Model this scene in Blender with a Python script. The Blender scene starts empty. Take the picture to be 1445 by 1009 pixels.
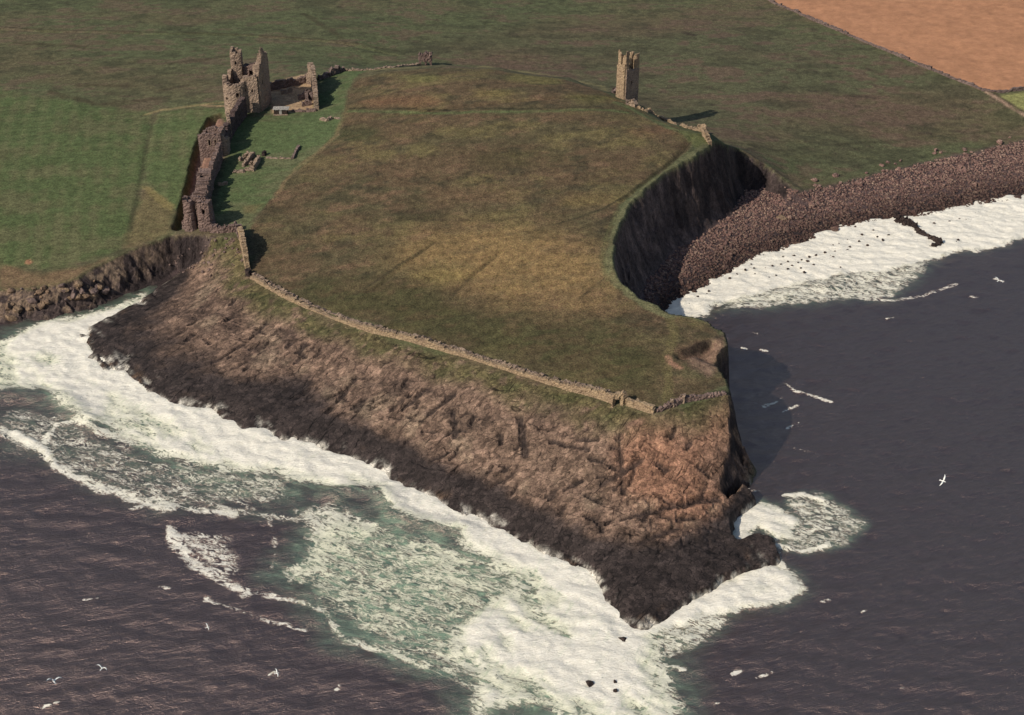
import bpy, math, random
import numpy as np
from mathutils import Vector

random.seed(7)
RNG = np.random.default_rng(11)
scene = bpy.context.scene
COL = scene.collection

# ------------------------------------------------------------------ camera
PW, PH = 1445.0, 1009.0
F = 1985.0
PITCH = math.radians(31.0)
CZ = 200.0
SP, CP = math.sin(PITCH), math.cos(PITCH)
cam_d = bpy.data.cameras.new('camera')
cam_d.sensor_width = 36.0
cam_d.lens = F / PW * 36.0
cam_d.clip_start = 1.0
cam_d.clip_end = 20000.0
cam = bpy.data.objects.new('camera', cam_d)
COL.objects.link(cam)
cam.location = (0, 0, CZ)
cam.rotation_euler = (math.pi / 2 - PITCH, 0, 0)
scene.camera = cam


def ray(u, v):
    a = (u - PW / 2) / F
    b = -(v - PH / 2) / F
    return np.array([a, CP + SP * b, -SP + CP * b])


def unp(u, v, z):
    """the point at height z that the photograph shows at (u, v)"""
    d = ray(u, v)
    t = (z - CZ) / d[2]
    return np.array([d[0] * t, d[1] * t])


# ------------------------------------------------------------------ noise
def _h(ix, iy, s):
    n = (ix.astype(np.int64) * 374761393 + iy.astype(np.int64) * 668265263 + s * 974634777) & 0x7fffffff
    n = ((n ^ (n >> 13)) * 1274126177) & 0x7fffffff
    n = ((n ^ (n >> 15)) * 2246822519) & 0x7fffffff
    n = n ^ (n >> 16)
    return (n & 0xffffff) / float(0xffffff)


def vnoise(x, y, s=0):
    x = np.asarray(x, float); y = np.asarray(y, float)
    ix, iy = np.floor(x), np.floor(y)
    fx, fy = x - ix, y - iy
    fx = fx * fx * fx * (fx * (fx * 6 - 15) + 10)
    fy = fy * fy * fy * (fy * (fy * 6 - 15) + 10)
    a = _h(ix, iy, s); b = _h(ix + 1, iy, s); c = _h(ix, iy + 1, s); d = _h(ix + 1, iy + 1, s)
    return (a + (b - a) * fx) * (1 - fy) + (c + (d - c) * fx) * fy


def fbm(x, y, sc, octv=4, s=0, gain=0.5):
    """-1..1"""
    t = 0; amp = 1; tot = 0
    ang = 0.6
    x = np.asarray(x, float) / sc; y = np.asarray(y, float) / sc
    for o in range(octv):
        t = t + amp * (vnoise(x, y, s + o * 17) * 2 - 1)
        tot += amp; amp *= gain
        x, y = (x * math.cos(ang) - y * math.sin(ang)) * 2.03 + 5.1, (x * math.sin(ang) + y * math.cos(ang)) * 2.03 + 9.7
    return t / tot


def worley(x, y, sc, s=0):
    x = np.asarray(x, float) / sc; y = np.asarray(y, float) / sc
    ix, iy = np.floor(x), np.floor(y)
    f1 = np.full(x.shape, 9.0); f2 = np.full(x.shape, 9.0); idn = np.zeros(x.shape)
    ox = np.zeros(x.shape); oy = np.zeros(x.shape)
    for dx in (-1, 0, 1):
        for dy in (-1, 0, 1):
            cx, cy = ix + dx, iy + dy
            px = cx + 0.1 + 0.8 * _h(cx, cy, s); py = cy + 0.1 + 0.8 * _h(cx, cy, s + 5)
            d = np.hypot(px - x, py - y)
            near = d < f1
            f2 = np.where(near, f1, np.minimum(f2, d))
            idn = np.where(near, _h(cx, cy, s + 9), idn)
            ox = np.where(near, x - px, ox); oy = np.where(near, y - py, oy)
            f1 = np.where(near, d, f1)
    return f1, f2, idn, ox, oy


def sstep(a, b, x):
    t = np.clip((x - a) / (b - a), 0, 1)
    return t * t * (3 - 2 * t)


def seg_dist(X, Y, pts, closed=False, vals=None):
    """distance to a polyline, and the value carried along it at the nearest point"""
    P = [np.asarray(p, float) for p in pts]
    n = len(P)
    best = np.full(X.shape, 1e9); bv = np.zeros(X.shape); bs = np.zeros(X.shape)
    run = 0.0
    for i in range(n if closed else n - 1):
        a, b = P[i], P[(i + 1) % n]
        dx, dy = b[0] - a[0], b[1] - a[1]
        L2 = dx * dx + dy * dy + 1e-9
        t = np.clip(((X - a[0]) * dx + (Y - a[1]) * dy) / L2, 0, 1)
        d = np.hypot(X - a[0] - t * dx, Y - a[1] - t * dy)
        m = d < best
        best = np.where(m, d, best)
        if vals is not None:
            bv = np.where(m, vals[i] + (vals[(i + 1) % n] - vals[i]) * t, bv)
        bs = np.where(m, run + t * math.sqrt(L2), bs)
        run += math.sqrt(L2)
    return best, bv, bs


def inside(X, Y, pts):
    r = np.zeros(X.shape, bool)
    n = len(pts)
    for i in range(n):
        x0, y0 = pts[i][0], pts[i][1]; x1, y1 = pts[(i + 1) % n][0], pts[(i + 1) % n][1]
        if y0 == y1:
            continue
        c = ((y0 > Y) != (y1 > Y)) & (X < (x1 - x0) * (Y - y0) / (y1 - y0) + x0)
        r ^= c
    return r


def rbf(ctrl, X, Y):
    c = np.array(ctrl, float)
    n = len(c)
    A = np.zeros((n + 3, n + 3))
    A[:n, :n] = np.hypot(c[:, 0][:, None] - c[:, 0][None], c[:, 1][:, None] - c[:, 1][None])
    A[:n, :n] -= np.eye(n) * 1.5
    A[:n, n] = 1; A[:n, n + 1] = c[:, 0]; A[:n, n + 2] = c[:, 1]
    A[n:, :n] = A[:n, n:].T
    b = np.zeros(n + 3); b[:n] = c[:, 2]
    w = np.linalg.solve(A, b)
    out = w[n] + w[n + 1] * X + w[n + 2] * Y
    for k in range(n):
        out = out + w[k] * np.hypot(X - c[k, 0], Y - c[k, 1])
    return out


# ------------------------------------------------------------------ terrain grid
def lines(lo, hi, parts, far_lo, far_hi, k=1.35):
    mid = np.concatenate(parts)
    a = []; x = lo; st = 3.0
    while x > far_lo:
        x -= st; st *= k; a.append(x)
    b = []; x = hi; st = 3.0
    while x < far_hi:
        x += st; st *= k; b.append(x)
    return np.concatenate([np.array(a[::-1]), mid, np.array(b)])


XS = lines(-226, 226, [np.arange(-226, 226.1, 0.6)], -4000, 4000)
YS = lines(212, 660, [np.arange(212, 425, 0.55), np.arange(425, 660.1, 0.95)], 196, 9000)
GX, GY = np.meshgrid(XS, YS)
CX = np.clip(GX, -240, 240); CY = np.clip(GY, 205, 690)


def zz(v, z):
    """survey heights, eased down towards the sea"""
    if z < 2.0:
        return z
    return z * (0.68 + 0.32 * min(1.0, max(0.0, (420 - v) / 250)))


def P3(lst):
    return [(*unp(u, v, zz(v, z)), zz(v, z)) for u, v, z in lst]


# --- land: pasture, the castle ward and the headland
L_pts = P3([
    (0, 10, 17), (350, 10, 17), (722, 10, 15), (1090, 8, 14), (1440, 10, 18), (1400, 120, 12), (1440, 190, 5.2), (1250, 90, 13),
    (1340, 213, 5.2), (1260, 230, 5.2), (1180, 252, 5.4), (1128, 266, 5.6), (1200, 180, 9), (1080, 150, 12), (1000, 80, 14),
    (0, 110, 16), (100, 200, 15), (200, 160, 16), (0, 300, 12), (100, 330, 12.5), (0, 405, 8), (60, 400, 9.2), (110, 390, 10.7),
    (150, 366, 12), (200, 345, 13), (240, 331, 14), (180, 300, 14), (240, 230, 16), (275, 170, 17), (210, 60, 17), (500, 60, 17), (700, 50, 15.5),
    (318, 165, 18), (380, 160, 18.5), (345, 120, 18), (440, 150, 19), (420, 100, 19), (300, 220, 17), (290, 310, 16), (320, 330, 15.5),
    (340, 330, 15.3), (352, 388, 13.5), (370, 220, 18), (370, 290, 17), (470, 447, 15.5), (600, 487, 17.5), (760, 532, 20.5),
    (865, 563, 23.5), (925, 580, 25), (975, 566, 26), (1025, 553, 27), (1025, 515, 27.5), (1026, 485, 28), (1000, 455, 28), (965, 449, 28),
    (935, 440, 28), (900, 420, 28), (876, 397, 28), (866, 362, 28), (870, 330, 28), (886, 292, 28), (915, 262, 28), (950, 237, 28),
    (985, 213, 28), (1003, 198, 27.5), (960, 182, 28.5), (900, 152, 28), (870, 135, 27.5), (800, 112, 27), (700, 98, 26.5), (620, 94, 25.5),
    (550, 96, 23.5), (492, 103, 21), (480, 190, 21), (400, 260, 18.5), (600, 200, 25), (750, 200, 27), (800, 300, 26.5), (650, 300, 24),
    (500, 300, 21), (430, 350, 17.5), (550, 400, 20), (700, 430, 22), (850, 470, 25.5), (930, 520, 26.5), (400, 400, 15.5)])
# the ground falls away west of the headland crest
for u, v, z in [(490, 100, 21), (620, 92, 25.5), (700, 96, 26.5), (800, 110, 27), (868, 132, 27.5), (903, 150, 28), (960, 180, 28.5), (1003, 190, 27.5)]:
    p = unp(u, v, z)
    L_pts.append((p[0] + 5, p[1] + 22, 15.0))
    L_pts.append((p[0] + 1, p[1] + 4.0, z - 0.8))
L_pts += P3([(1022, 203, 23), (1040, 207, 18), (1080, 232, 12), (1110, 254, 8), (1060, 200, 13)])
ZL = rbf(L_pts, CX, CY)
ZL = ZL + 0.35 * fbm(GX, GY, 22, 4, 3) + 0.14 * fbm(GX, GY, 4, 3, 8)

# --- rock: the dip slope below the east wall
WATER = [(118, 468), (128, 498), (150, 515), (190, 537), (240, 562), (300, 577), (345, 597), (400, 612), (460, 627), (530, 654),
         (575, 679), (640, 712), (700, 737), (760, 772), (830, 804), (855, 832), (880, 862), (905, 882)]
R_pts = P3([(352, 392, 13), (410, 425, 14), (470, 450, 15), (600, 490, 17), (680, 512, 18.5), (760, 537, 20), (865, 568, 23), (925, 586, 24.8), (975, 572, 26), (1028, 556, 27),
            (1031, 585, 23.5), (1028, 620, 18.5), (1019, 655, 13.8), (1014, 690, 9.5), (1034, 706, 6), (1052, 692, 4.5), (1057, 702, 3.5), (1038, 716, 4), (1030, 725, 5), (1040, 765, 3), (1070, 752, 3.2), (1092, 766, 2.6), (1088, 790, 1.6),
            (1020, 815, 1.6), (960, 850, 1.5),
            (300, 335, 15.6), (330, 345, 14.8), (340, 370, 13.2), (300, 382, 9.0), (268, 392, 5.0), (240, 410, 3.0), (210, 424, 1.4), (160, 449, 2.2), (232, 403, 1.6), (262, 386, 3.2), (292, 368, 6.2), (320, 351, 10.8), (140, 480, 2.4), (175, 500, 2.2), (200, 520, 1.8),
            (215, 470, 3.6), (300, 500, 5), (420, 545, 5.2), (560, 620, 5.5), (700, 690, 5.0), (840, 760, 5), (300, 430, 8.5), (450, 500, 10.2), (600, 570, 11.5), (750, 620, 13), (880, 680, 12)])
R_pts += P3([(u, v, 1.25) for u, v in WATER])
for i in range(len(WATER)):
    a = unp(*WATER[max(i - 1, 0)], 0); b = unp(*WATER[min(i + 1, len(WATER) - 1)], 0)
    d = (b - a) / np.linalg.norm(b - a)
    p = unp(*WATER[i], 0)
    R_pts.append((p[0] + d[1] * 6, p[1] - abs(d[0]) * 6, -2.6))
ZR0 = rbf(R_pts, CX, CY)

# --- beach and sea bed
S_pts = P3([(1128, 268, 5), (1180, 255, 5), (1260, 232, 5), (1340, 215, 5), (1440, 192, 5),
            (945, 430, 0.1), (1000, 402, 0.1), (1060, 366, 0.1), (1120, 345, 0.1), (1170, 326, 0.1), (1230, 312, 0.1), (1280, 306, 0.1), (1360, 290, 0.1), (1440, 276, 0.1),
            (1000, 345, 3.0), (1060, 310, 3.2), (1000, 290, 5), (1060, 262, 4.5), (1040, 245, 5), (1200, 290, 2.4), (1330, 255, 2.4),
            (960, 440, -1.2), (1060, 395, -1), (1200, 360, -1), (1320, 345, -1), (1440, 320, -1), (1100, 450, -3), (1300, 420, -3), (1440, 400, -3),
            (205, 416, -0.6), (232, 399, 0.6), (260, 382, 2.2), (290, 364, 5.0), (318, 348, 9.5), (115, 465, -1.4), (60, 470, -1), (20, 478, -1), (0, 560, -3), (60, 520, -2.5), (300, 800, -4), (700, 900, -4), (1200, 800, -4), (1300, 600, -4)])
S_pts += [(35, 320, -1.5), (30, 350, 3.5), (34, 372, 4.5), (45, 400, 5.5), (60, 290, -3), (75, 260, -3)]
ZS = np.maximum(rbf(S_pts, CX, CY), -4.0)
ZS = ZS + 0.18 * fbm(GX, GY, 3.0, 3, 31)

# --- the two coasts: the plateau lip and the rock platform
M_poly = [(-5000, 352, 12)]
for u, v, z, w in [(-60, 412, 8, 12), (0, 410, 8, 12), (60, 403, 9.2, 12), (110, 391, 10.7, 9), (150, 368, 12, 8), (200, 347, 13, 7), (240, 333, 14, 4.5), (275, 328, 15.4, 4),
                   (300, 329, 16, 4), (325, 332, 15.6, 4), (343, 333, 15.3, 4), (352, 388, 13.5, 8), (410, 421, 14.5, 13), (470, 447, 15.5, 14), (600, 487, 17.5, 14),
                   (680, 509, 19, 14), (760, 533, 20.5, 14), (865, 564, 23.5, 12), (925, 581, 25, 8), (975, 566, 26, 4), (1026, 553, 27, 3),
                   (1028, 538, 27.2, 3), (1008, 512, 27.5, 3), (1013, 497, 27.6, 3), (1029, 485, 28, 3), (1020, 468, 28, 3), (1000, 454, 28, 4), (965, 447, 28, 4),
                   (935, 438, 28, 4), (900, 418, 28, 5), (876, 395, 28, 6), (864, 362, 28, 7), (868, 330, 28, 8), (885, 292, 28, 9), (915, 262, 28, 9),
                   (950, 237, 28, 9), (985, 215, 28, 9), (1004, 202, 27.5, 9), (1022, 203, 23, 7), (1040, 208, 18, 5), (1080, 232, 12, 5), (1110, 254, 8, 5), (1128, 268, 5.6, 9),
                   (1180, 255, 5.2, 9), (1260, 232, 5.2, 9), (1340, 215, 5.2, 9), (1445, 192, 5.2, 9)]:
    p = unp(u, v, zz(v, z))
    M_poly.append((p[0], p[1], w))
lx, ly, lw = M_poly[-1]
M_poly += [(lx + 120, ly + 45, 9), (5000, ly + 900, 9), (5000, 12000, 9), (-5000, 12000, 9)]
R_poly = []
for u, v, z, w in [(1020, 548, 27, 3), (1030, 556, 27, 7), (1032, 590, 22.5, 10), (1029, 622, 18, 9), (1018, 657, 13.3, 8), (1012, 690, 9.5, 6), (1030, 704, 7, 3), (1050, 688, 5.5, 3),
                   (1058, 698, 3.5, 3), (1038, 716, 4, 3), (1028, 745, 4.5, 3), (1040, 765, 3.2, 2.5), (1070, 751, 3.3, 2.5), (1090, 758, 3, 2.5), (1096, 778, 1.8, 3), (1080, 798, 0, 3), (1020, 822, 0, 3), (960, 858, 0, 4), (915, 890, 0, 4),
                   (880, 892, -1, 4), (820, 850, -2, 6), (700, 790, -2, 8), (560, 730, -2, 8), (400, 660, -2, 8), (250, 605, -2, 8), (120, 545, -2, 8), (98, 500, -1, 5),
                   (112, 468, 0, 1.6), (160, 445, 0.6, 1.6), (206, 419, 0.8, 1.6), (233, 401, 1.5, 2), (262, 384, 3, 2), (292, 366, 6, 2.5), (322, 349, 11, 3), (336, 337, 15, 3)]:
    p = unp(u, v, zz(v, z))
    R_poly.append((p[0], p[1], w))
R_poly += [(-70, 400, 3), (20, 330, 3), (40, 300, 3)]


def coast(poly, jag, seed):
    xy = [(p[0], p[1]) for p in poly]
    d, w, s = seg_dist(GX, GY, xy, True, [p[2] for p in poly])
    sd = np.where(inside(GX, GY, xy), d, -d)
    sd = sd + jag * fbm(GX, GY, 7, 4, seed, 0.6)
    return sd, w, s


sdM, wM, _ = coast(M_poly, 1.5, 41)
sdR, wR, _ = coast(R_poly, 1.3, 43)
# jointed, blocky rock
f1, f2, idn, ox, oy = worley(GX * 0.8 + GY * 0.45, GY * 0.9 - GX * 0.35, 2.1, 51)
g1, g2, idg, _, _ = worley(GX + 0.6 * fbm(GX, GY, 3, 2, 6), GY, 5.5, 57)
h1, h2, idh, _, _ = worley(GX, GY, 0.9, 59)
blocks = 0.34 * (idn - 0.5) + 0.22 * ox - 0.3 * sstep(0.12, 0.0, f2 - f1) + 0.5 * (idg - 0.5) * 0.8 - 0.5 * sstep(0.10, 0.0, g2 - g1) + 0.16 * (idh - 0.5)
nq = [unp(u, v, zz(v, z)) for u, v, z in [(890, 700, 11), (960, 700, 9), (1025, 690, 9), (1030, 740, 5), (1000, 780, 3), (930, 790, 3), (880, 760, 5)]]
nd, _, _ = seg_dist(GX, GY, nq, True)
NOSE = sstep(-3, 2, np.where(inside(GX, GY, nq), nd, -nd))
ledge = fbm(GX, GY, 14, 4, 61)
dry = sstep(2.4, 5.5, ZR0 + 2.0 * ledge)          # lower rock is smoothed by the sea
ZR = ZR0 + blocks * (0.06 + 0.20 * dry + 0.5 * NOSE) + 0.7 * ledge * sstep(0.3, 4.0, ZR0) + 0.16 * fbm(GX, GY, 2.6, 3, 66)
# gullies running down the dip into the surf
gul = fbm(GX * 1.1 + GY * 0.7, (GY - GX * 0.5) * 0.25, 3.2, 3, 71)
ZR = ZR - 0.8 * sstep(0.1, 0.5, gul) * sstep(2.4, 0.6, ZR0) * sstep(-0.6, 0.6, ZR0)
tR = np.clip((sdR + wR) / wR, 0, 1)
mR = tR ** 1.25
Z = ZS + (np.maximum(ZR, ZS) - ZS) * mR
tM = np.clip((sdM + wM) / wM, 0, 1)
mM = tM ** 1.5
DROP = ZL - Z
Z = Z + (ZL - Z) * mM
cliffy = np.clip(1 - np.abs(tM - 0.5) * 2.4, 0, 1) * sstep(3, 8, DROP) + np.clip(1 - np.abs(tR - 0.55) * 2.4, 0, 1) * (1 - mM) * sstep(2, 6, ZR - ZS)
cliffy = np.clip(cliffy, 0, 1)
Z = Z + cliffy * (1.1 * fbm(GX, GY, 2.2, 3, 77) + 1.9 * (idn - 0.5) + 1.0 * (idh - 0.5) + 0.8 * (idg - 0.5))

# ditch under the south curtain wall, worn into the pasture
ditch = [unp(u, v, zz(v, 16.8)) for u, v in [(314, 167), (301, 170), (294, 182), (287, 199), (280, 215), (275, 240), (268, 266), (261, 288), (252, 312)]]
dd, _, _ = seg_dist(GX, GY, ditch)
Z = Z - 3.2 * sstep(2.3, 1.1, dd + 0.35 * fbm(GX, GY, 5, 2, 80)) * (tM >= 1)
# crevices along the joints of the dip slope
CREV = np.zeros(GX.shape)
rc = np.random.default_rng(321)
cuts = []
for u0, v0, u1, v1 in [(462, 572, 504, 536), (500, 570, 516, 560), (568, 580, 604, 562), (606, 590, 642, 572), (300, 500, 345, 480), (640, 590, 644, 618), (735, 610, 742, 650), (700, 585, 740, 560), (780, 640, 830, 655), (850, 690, 905, 672),
                       (800, 600, 815, 575), (420, 500, 450, 480), (540, 520, 565, 500), (880, 730, 960, 712), (960, 712, 1015, 700), (905, 755, 960, 735), (870, 640, 880, 700), (620, 545, 650, 520), (360, 470, 385, 455), (230, 470, 262, 455)]:
    cuts.append((unp(u0, v0, 6), unp(u1, v1, 6), rc.uniform(0.45, 0.85)))
for i in range(150):
    u = rc.uniform(190, 1015); v = 400 + (u - 190) * 0.36 + rc.uniform(-40, 110)
    p = unp(u, v, 7); a = math.radians(rc.normal(55, 18)) if rc.random() < 0.6 else math.radians(rc.normal(-28, 16))
    l = rc.uniform(1.2, 4.5)
    cuts.append((p, p + np.array([math.cos(a), math.sin(a)]) * l, rc.uniform(0.3, 0.6)))
for a, b, w_ in cuts:
    x0, x1 = min(a[0], b[0]) - 2.5, max(a[0], b[0]) + 2.5; y0, y1 = min(a[1], b[1]) - 2.5, max(a[1], b[1]) + 2.5
    i0, i1 = np.searchsorted(XS, [x0, x1]); j0, j1 = np.searchsorted(YS, [y0, y1])
    sx_, sy_ = GX[j0:j1, i0:i1], GY[j0:j1, i0:i1]
    if sx_.size == 0:
        continue
    d, _, _ = seg_dist(sx_, sy_, [a, b])
    d = d + 0.55 * fbm(sx_, sy_, 1.8, 3, 88)
    CREV[j0:j1, i0:i1] = np.maximum(CREV[j0:j1, i0:i1], sstep(w_ + 0.35, w_ * 0.3, d))
CREV *= (tR > 0.95) * (tM < 0.2) * sstep(2.2, 4.2, ZR0)
Z = Z - 0.6 * CREV
# old dyke and drains
def carve(px, z, wid, depth):
    global Z
    q = [unp(u, v, zz(v, z)) for u, v in px]
    d, _, _ = seg_dist(GX, GY, q)
    Z = Z - depth * sstep(wid, 0, d + 0.4 * fbm(GX, GY, 4, 2, 83))


carve([(217, 165), (208, 205), (197, 260), (182, 330)], 16, 1.8, 0.25)
carve([(490, 158), (620, 160), (780, 156), (850, 152), (885, 158)], 25, 1.4, 0.45)
carve([(878, 283), (905, 262), (950, 228), (970, 205), (976, 196)], 28, 1.3, 0.6)
carve([(0, 40), (60, 44), (200, 47), (330, 50), (480, 60), (560, 72)], 17, 1.5, 0.6)
carve([(964, 501), (985, 494), (1002, 487)], 27.5, 2.6, 2.2)
carve([(1000, 500), (1016, 505), (1030, 500)], 27.5, 5.0, 2.6)
carve([(610, 345), (575, 367), (530, 398)], 22, 1.2, 0.5)
carve([(705, 362), (665, 390)], 23, 1.2, 0.4)


def height(x, y):
    i = np.clip(np.searchsorted(XS, x) - 1, 0, len(XS) - 2)
    j = np.clip(np.searchsorted(YS, y) - 1, 0, len(YS) - 2)
    tx = (x - XS[i]) / (XS[i + 1] - XS[i]); ty = (y - YS[j]) / (YS[j + 1] - YS[j])
    return (Z[j, i] * (1 - tx) + Z[j, i + 1] * tx) * (1 - ty) + (Z[j + 1, i] * (1 - tx) + Z[j + 1, i + 1] * tx) * ty


def hit(u, v):
    """where the sight line of the photograph meets the ground"""
    d = ray(u, v)
    ts = np.arange(250, 760, 0.25)
    px, py, pz = d[0] * ts, d[1] * ts, CZ + d[2] * ts
    below = pz <= height(px, py)
    k = int(np.argmax(below)) if below.any() else len(ts) - 1
    return np.array([px[k], py[k], float(height(px[k], py[k]))])


# ------------------------------------------------------------------ ground colours (what the ground is made of)
C = np.zeros(GX.shape + (3,))
n40 = fbm(GX * 0.6, GY * 1.3, 40, 4, 101); n12 = fbm(GX * 0.7, GY * 1.5, 12, 4, 103); n3 = fbm(GX * 0.8, GY * 1.4, 3.5, 3, 105)
def lerp(a, b, t):
    return np.asarray(a) * (1 - t[..., None]) + np.asarray(b) * t[..., None]


G_green = (0.086, 0.092, 0.043); G_olive = (0.102, 0.087, 0.045); G_brown = (0.112, 0.079, 0.050); G_dark = (0.050, 0.050, 0.026)
C[:] = lerp(G_green, G_olive, sstep(-0.3, 0.4, n40))
C[:] = lerp(C, G_brown, 0.72 * sstep(0.0, 0.5, n12 + 0.8 * n3 + 0.25 * n40))
C[:] = lerp(C, G_dark, 0.6 * sstep(0.1, 0.5, -n12 + 0.7 * n3))


def pts_of(px):
    return [hit(u, v)[:2] for u, v in px]


def fill(px, col, soft=1.0, op=1.0, rag=0.8, seed=200):
    q = pts_of(px)
    d, _, _ = seg_dist(GX, GY, q, True)
    sd = np.where(inside(GX, GY, q), d, -d) + rag * fbm(GX, GY, max(rag * 3, 1.5), 3, seed)
    m = sstep(-soft, soft, sd) * op
    C[:] = lerp(C, col, m)
    return sd


def fill_mask(px, soft=1.0, rag=0.8, seed=200):
    q = pts_of(px)
    d, _, _ = seg_dist(GX, GY, q, True)
    sd = np.where(inside(GX, GY, q), d, -d) + rag * fbm(GX, GY, max(rag * 3, 1.5), 3, seed)
    return sstep(-soft, soft, sd)


def stroke(px, wid, col, op=1.0, rag=0.3, seed=300):
    q = pts_of(px)
    d, _, _ = seg_dist(GX, GY, q)
    m = sstep(wid * 0.5 + 0.45, wid * 0.5 - 0.35, d + rag * fbm(GX, GY, 3, 3, seed)) * op
    m = m * (0.65 + 0.35 * sstep(-0.5, 0.1, fbm(GX, GY, 6, 2, seed + 3)))
    C[:] = lerp(C, col, m)


# grazed fields on the left
stripe = np.sin((GX * math.cos(0.2) + GY * math.sin(0.2)) * 2 * math.pi / 5.5 + 1.5 * n40)
gf = lerp((0.077, 0.099, 0.037), (0.098, 0.099, 0.044), sstep(-0.4, 0.5, n12 + 0.3 * n3 + 0.22 * stripe))
gf = gf * (1 + 0.05 * stripe + 0.12 * n3)[..., None]
m = fill_mask([(-60, 118), (60, 135), (130, 150), (220, 160), (212, 210), (198, 270), (182, 345), (140, 362), (90, 380), (0, 378), (-60, 380)], 2.0, 2.0)
C[:] = lerp(C, gf, m * 0.9)
m = fill_mask([(222, 160), (262, 154), (318, 152), (316, 166), (300, 168), (270, 220), (262, 272), (250, 296), (240, 290), (206, 262), (208, 205)], 1.2, 0.8)
C[:] = lerp(C, gf * 1.06, m * 0.9)
fill([(205, 266), (232, 282), (246, 300), (236, 330), (205, 345), (176, 352), (185, 315)], (0.135, 0.103, 0.048), 1.6, 0.7, 1.5)
fill([(200, 264), (212, 264), (245, 290), (243, 300), (228, 292)], (0.20, 0.155, 0.062), 0.7, 0.75, 0.8)
fill([(0, 372), (60, 385), (130, 372), (150, 366), (110, 392), (60, 410), (0, 415)], (0.17, 0.105, 0.058), 2.0, 0.8, 2.0)
fill([(36, 368), (42, 366), (46, 370), (41, 374), (36, 372)], (0.34, 0.16, 0.09), 0.5, 0.8, 0.3)
for px in [[(430, 20), (470, 45), (490, 62)], [(240, 90), (330, 78)], [(70, 130), (140, 148), (180, 150)], [(150, 146), (235, 138)], [(225, 128), (260, 122)], [(20, 60), (120, 66)], [(110, 120), (190, 122)]]:
    stroke(px, 2.6, (0.050, 0.038, 0.020), 0.55, 1.4)
stroke([(0, 38), (60, 42), (200, 45), (330, 48), (480, 58), (560, 72)], 1.2, (0.045, 0.035, 0.019), 0.7, 0.8)
stroke([(350, 62), (430, 55), (520, 66), (600, 66)], 0.9, (0.11, 0.10, 0.05), 0.45, 0.8)
stroke([(218, 164), (208, 205), (197, 260), (184, 325)], 1.3, (0.055, 0.052, 0.026), 0.55, 0.5)
stroke([(205, 162), (225, 156), (262, 151), (320, 144)], 1.4, (0.24, 0.185, 0.085), 0.8, 0.4)
stroke([(262, 153), (290, 154), (320, 150)], 0.9, (0.06, 0.048, 0.027), 0.7, 0.3)
stroke([(285, 149), (320, 150)], 1.2, (0.30, 0.20, 0.11), 0.8, 0.3)
stroke([(0, 168), (100, 165), (205, 161)], 1.0, (0.10, 0.11, 0.045), 0.5, 0.5)
# drab rough pasture to the north-west
m = fill_mask([(560, 60), (1000, 20), (1420, 130), (1200, 240), (1000, 185), (880, 140), (640, 88)], 14, 8)
C[:] = lerp(C, C * np.array([1.02, 0.90, 1.02]), m * 0.8)
stroke([(1020, 200), (1090, 212), (1170, 205), (1250, 200), (1350, 190), (1440, 178)], 1.2, (0.05, 0.043, 0.024), 0.6, 0.8)
stroke([(1030, 195), (1100, 202), (1180, 196)], 0.8, (0.115, 0.10, 0.05), 0.5, 0.8)
stroke([(1060, 215), (1150, 218), (1260, 222)], 0.9, (0.10, 0.095, 0.045), 0.5, 0.8)
stroke([(700, 58), (830, 40), (960, 12)], 0.9, (0.115, 0.105, 0.05), 0.35, 0.8)
stroke([(600, 40), (650, 8)], 1.4, (0.05, 0.045, 0.025), 0.4, 0.8)
for px in [[(1225, 98), (1245, 105)], [(1050, 212), (1070, 208)], [(1290, 190), (1310, 188)], [(963, 45), (978, 50)], [(1195, 135), (1235, 138)]]:
    stroke(px, 2.0, (0.045, 0.032, 0.022), 0.7, 0.8)
# stubble field in the far corner and the green field below it
fsd = fill([(1082, -4), (1090, 2), (1180, 42), (1290, 88), (1382, 126), (1412, 130), (1600, 108), (1600, -60), (1082, -60)], (0.375, 0.182, 0.096), 0.5, 1.0, 0.25)
FIELD = fsd > 0
wv = fbm(GX * 0.25 + GY * 1.0, GY * 0.2 - GX * 1.0, 2.6, 3, 207)
C[FIELD] *= (1 + 0.20 * wv[..., None] + 0.10 * n12[..., None])[FIELD]
fill([(1408, 136), (1600, 112), (1600, 190), (1445, 158), (1430, 148)], (0.21, 0.20, 0.075), 0.6, 1.0, 0.3)
stroke([(1392, 130), (1412, 142), (1430, 154), (1448, 164)], 1.6, (0.34, 0.22, 0.15), 0.8, 0.4)
stroke([(1400, 130), (1425, 146), (1446, 158)], 1.0, (0.06, 0.045, 0.028), 0.8, 0.4)

# headland: rank brown and golden grass
H_px = [(487, 150), (492, 130), (505, 112), (540, 103), (600, 97), (680, 97), (760, 108), (830, 122), (870, 140), (905, 155), (955, 180), (985, 195), (972, 212), (935, 238), (900, 262),
        (875, 290), (864, 325), (860, 365), (872, 397), (900, 424), (950, 445), (1000, 458), (1024, 478), (1012, 505), (1026, 545), (970, 562), (925, 574), (870, 558), (760, 527), (600, 480), (470, 441), (400, 412), (356, 384),
        (360, 345), (352, 322), (372, 296), (400, 258), (440, 222), (480, 192)]
hm = fill_mask(H_px, 1.0, 1.0, 220)
hc = lerp((0.108, 0.073, 0.040), (0.088, 0.071, 0.036), sstep(-0.35, 0.45, n12 + 0.4 * n40))
hc = lerp(hc, (0.165, 0.100, 0.058), 0.7 * sstep(0.1, 0.6, fbm(GX, GY * 1.6, 9, 5, 223, 0.6)))
hc = lerp(hc, (0.150, 0.118, 0.050), 0.7 * sstep(0.0, 0.5, fbm(GX, GY * 1.4, 16, 5, 227, 0.6)))
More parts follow.
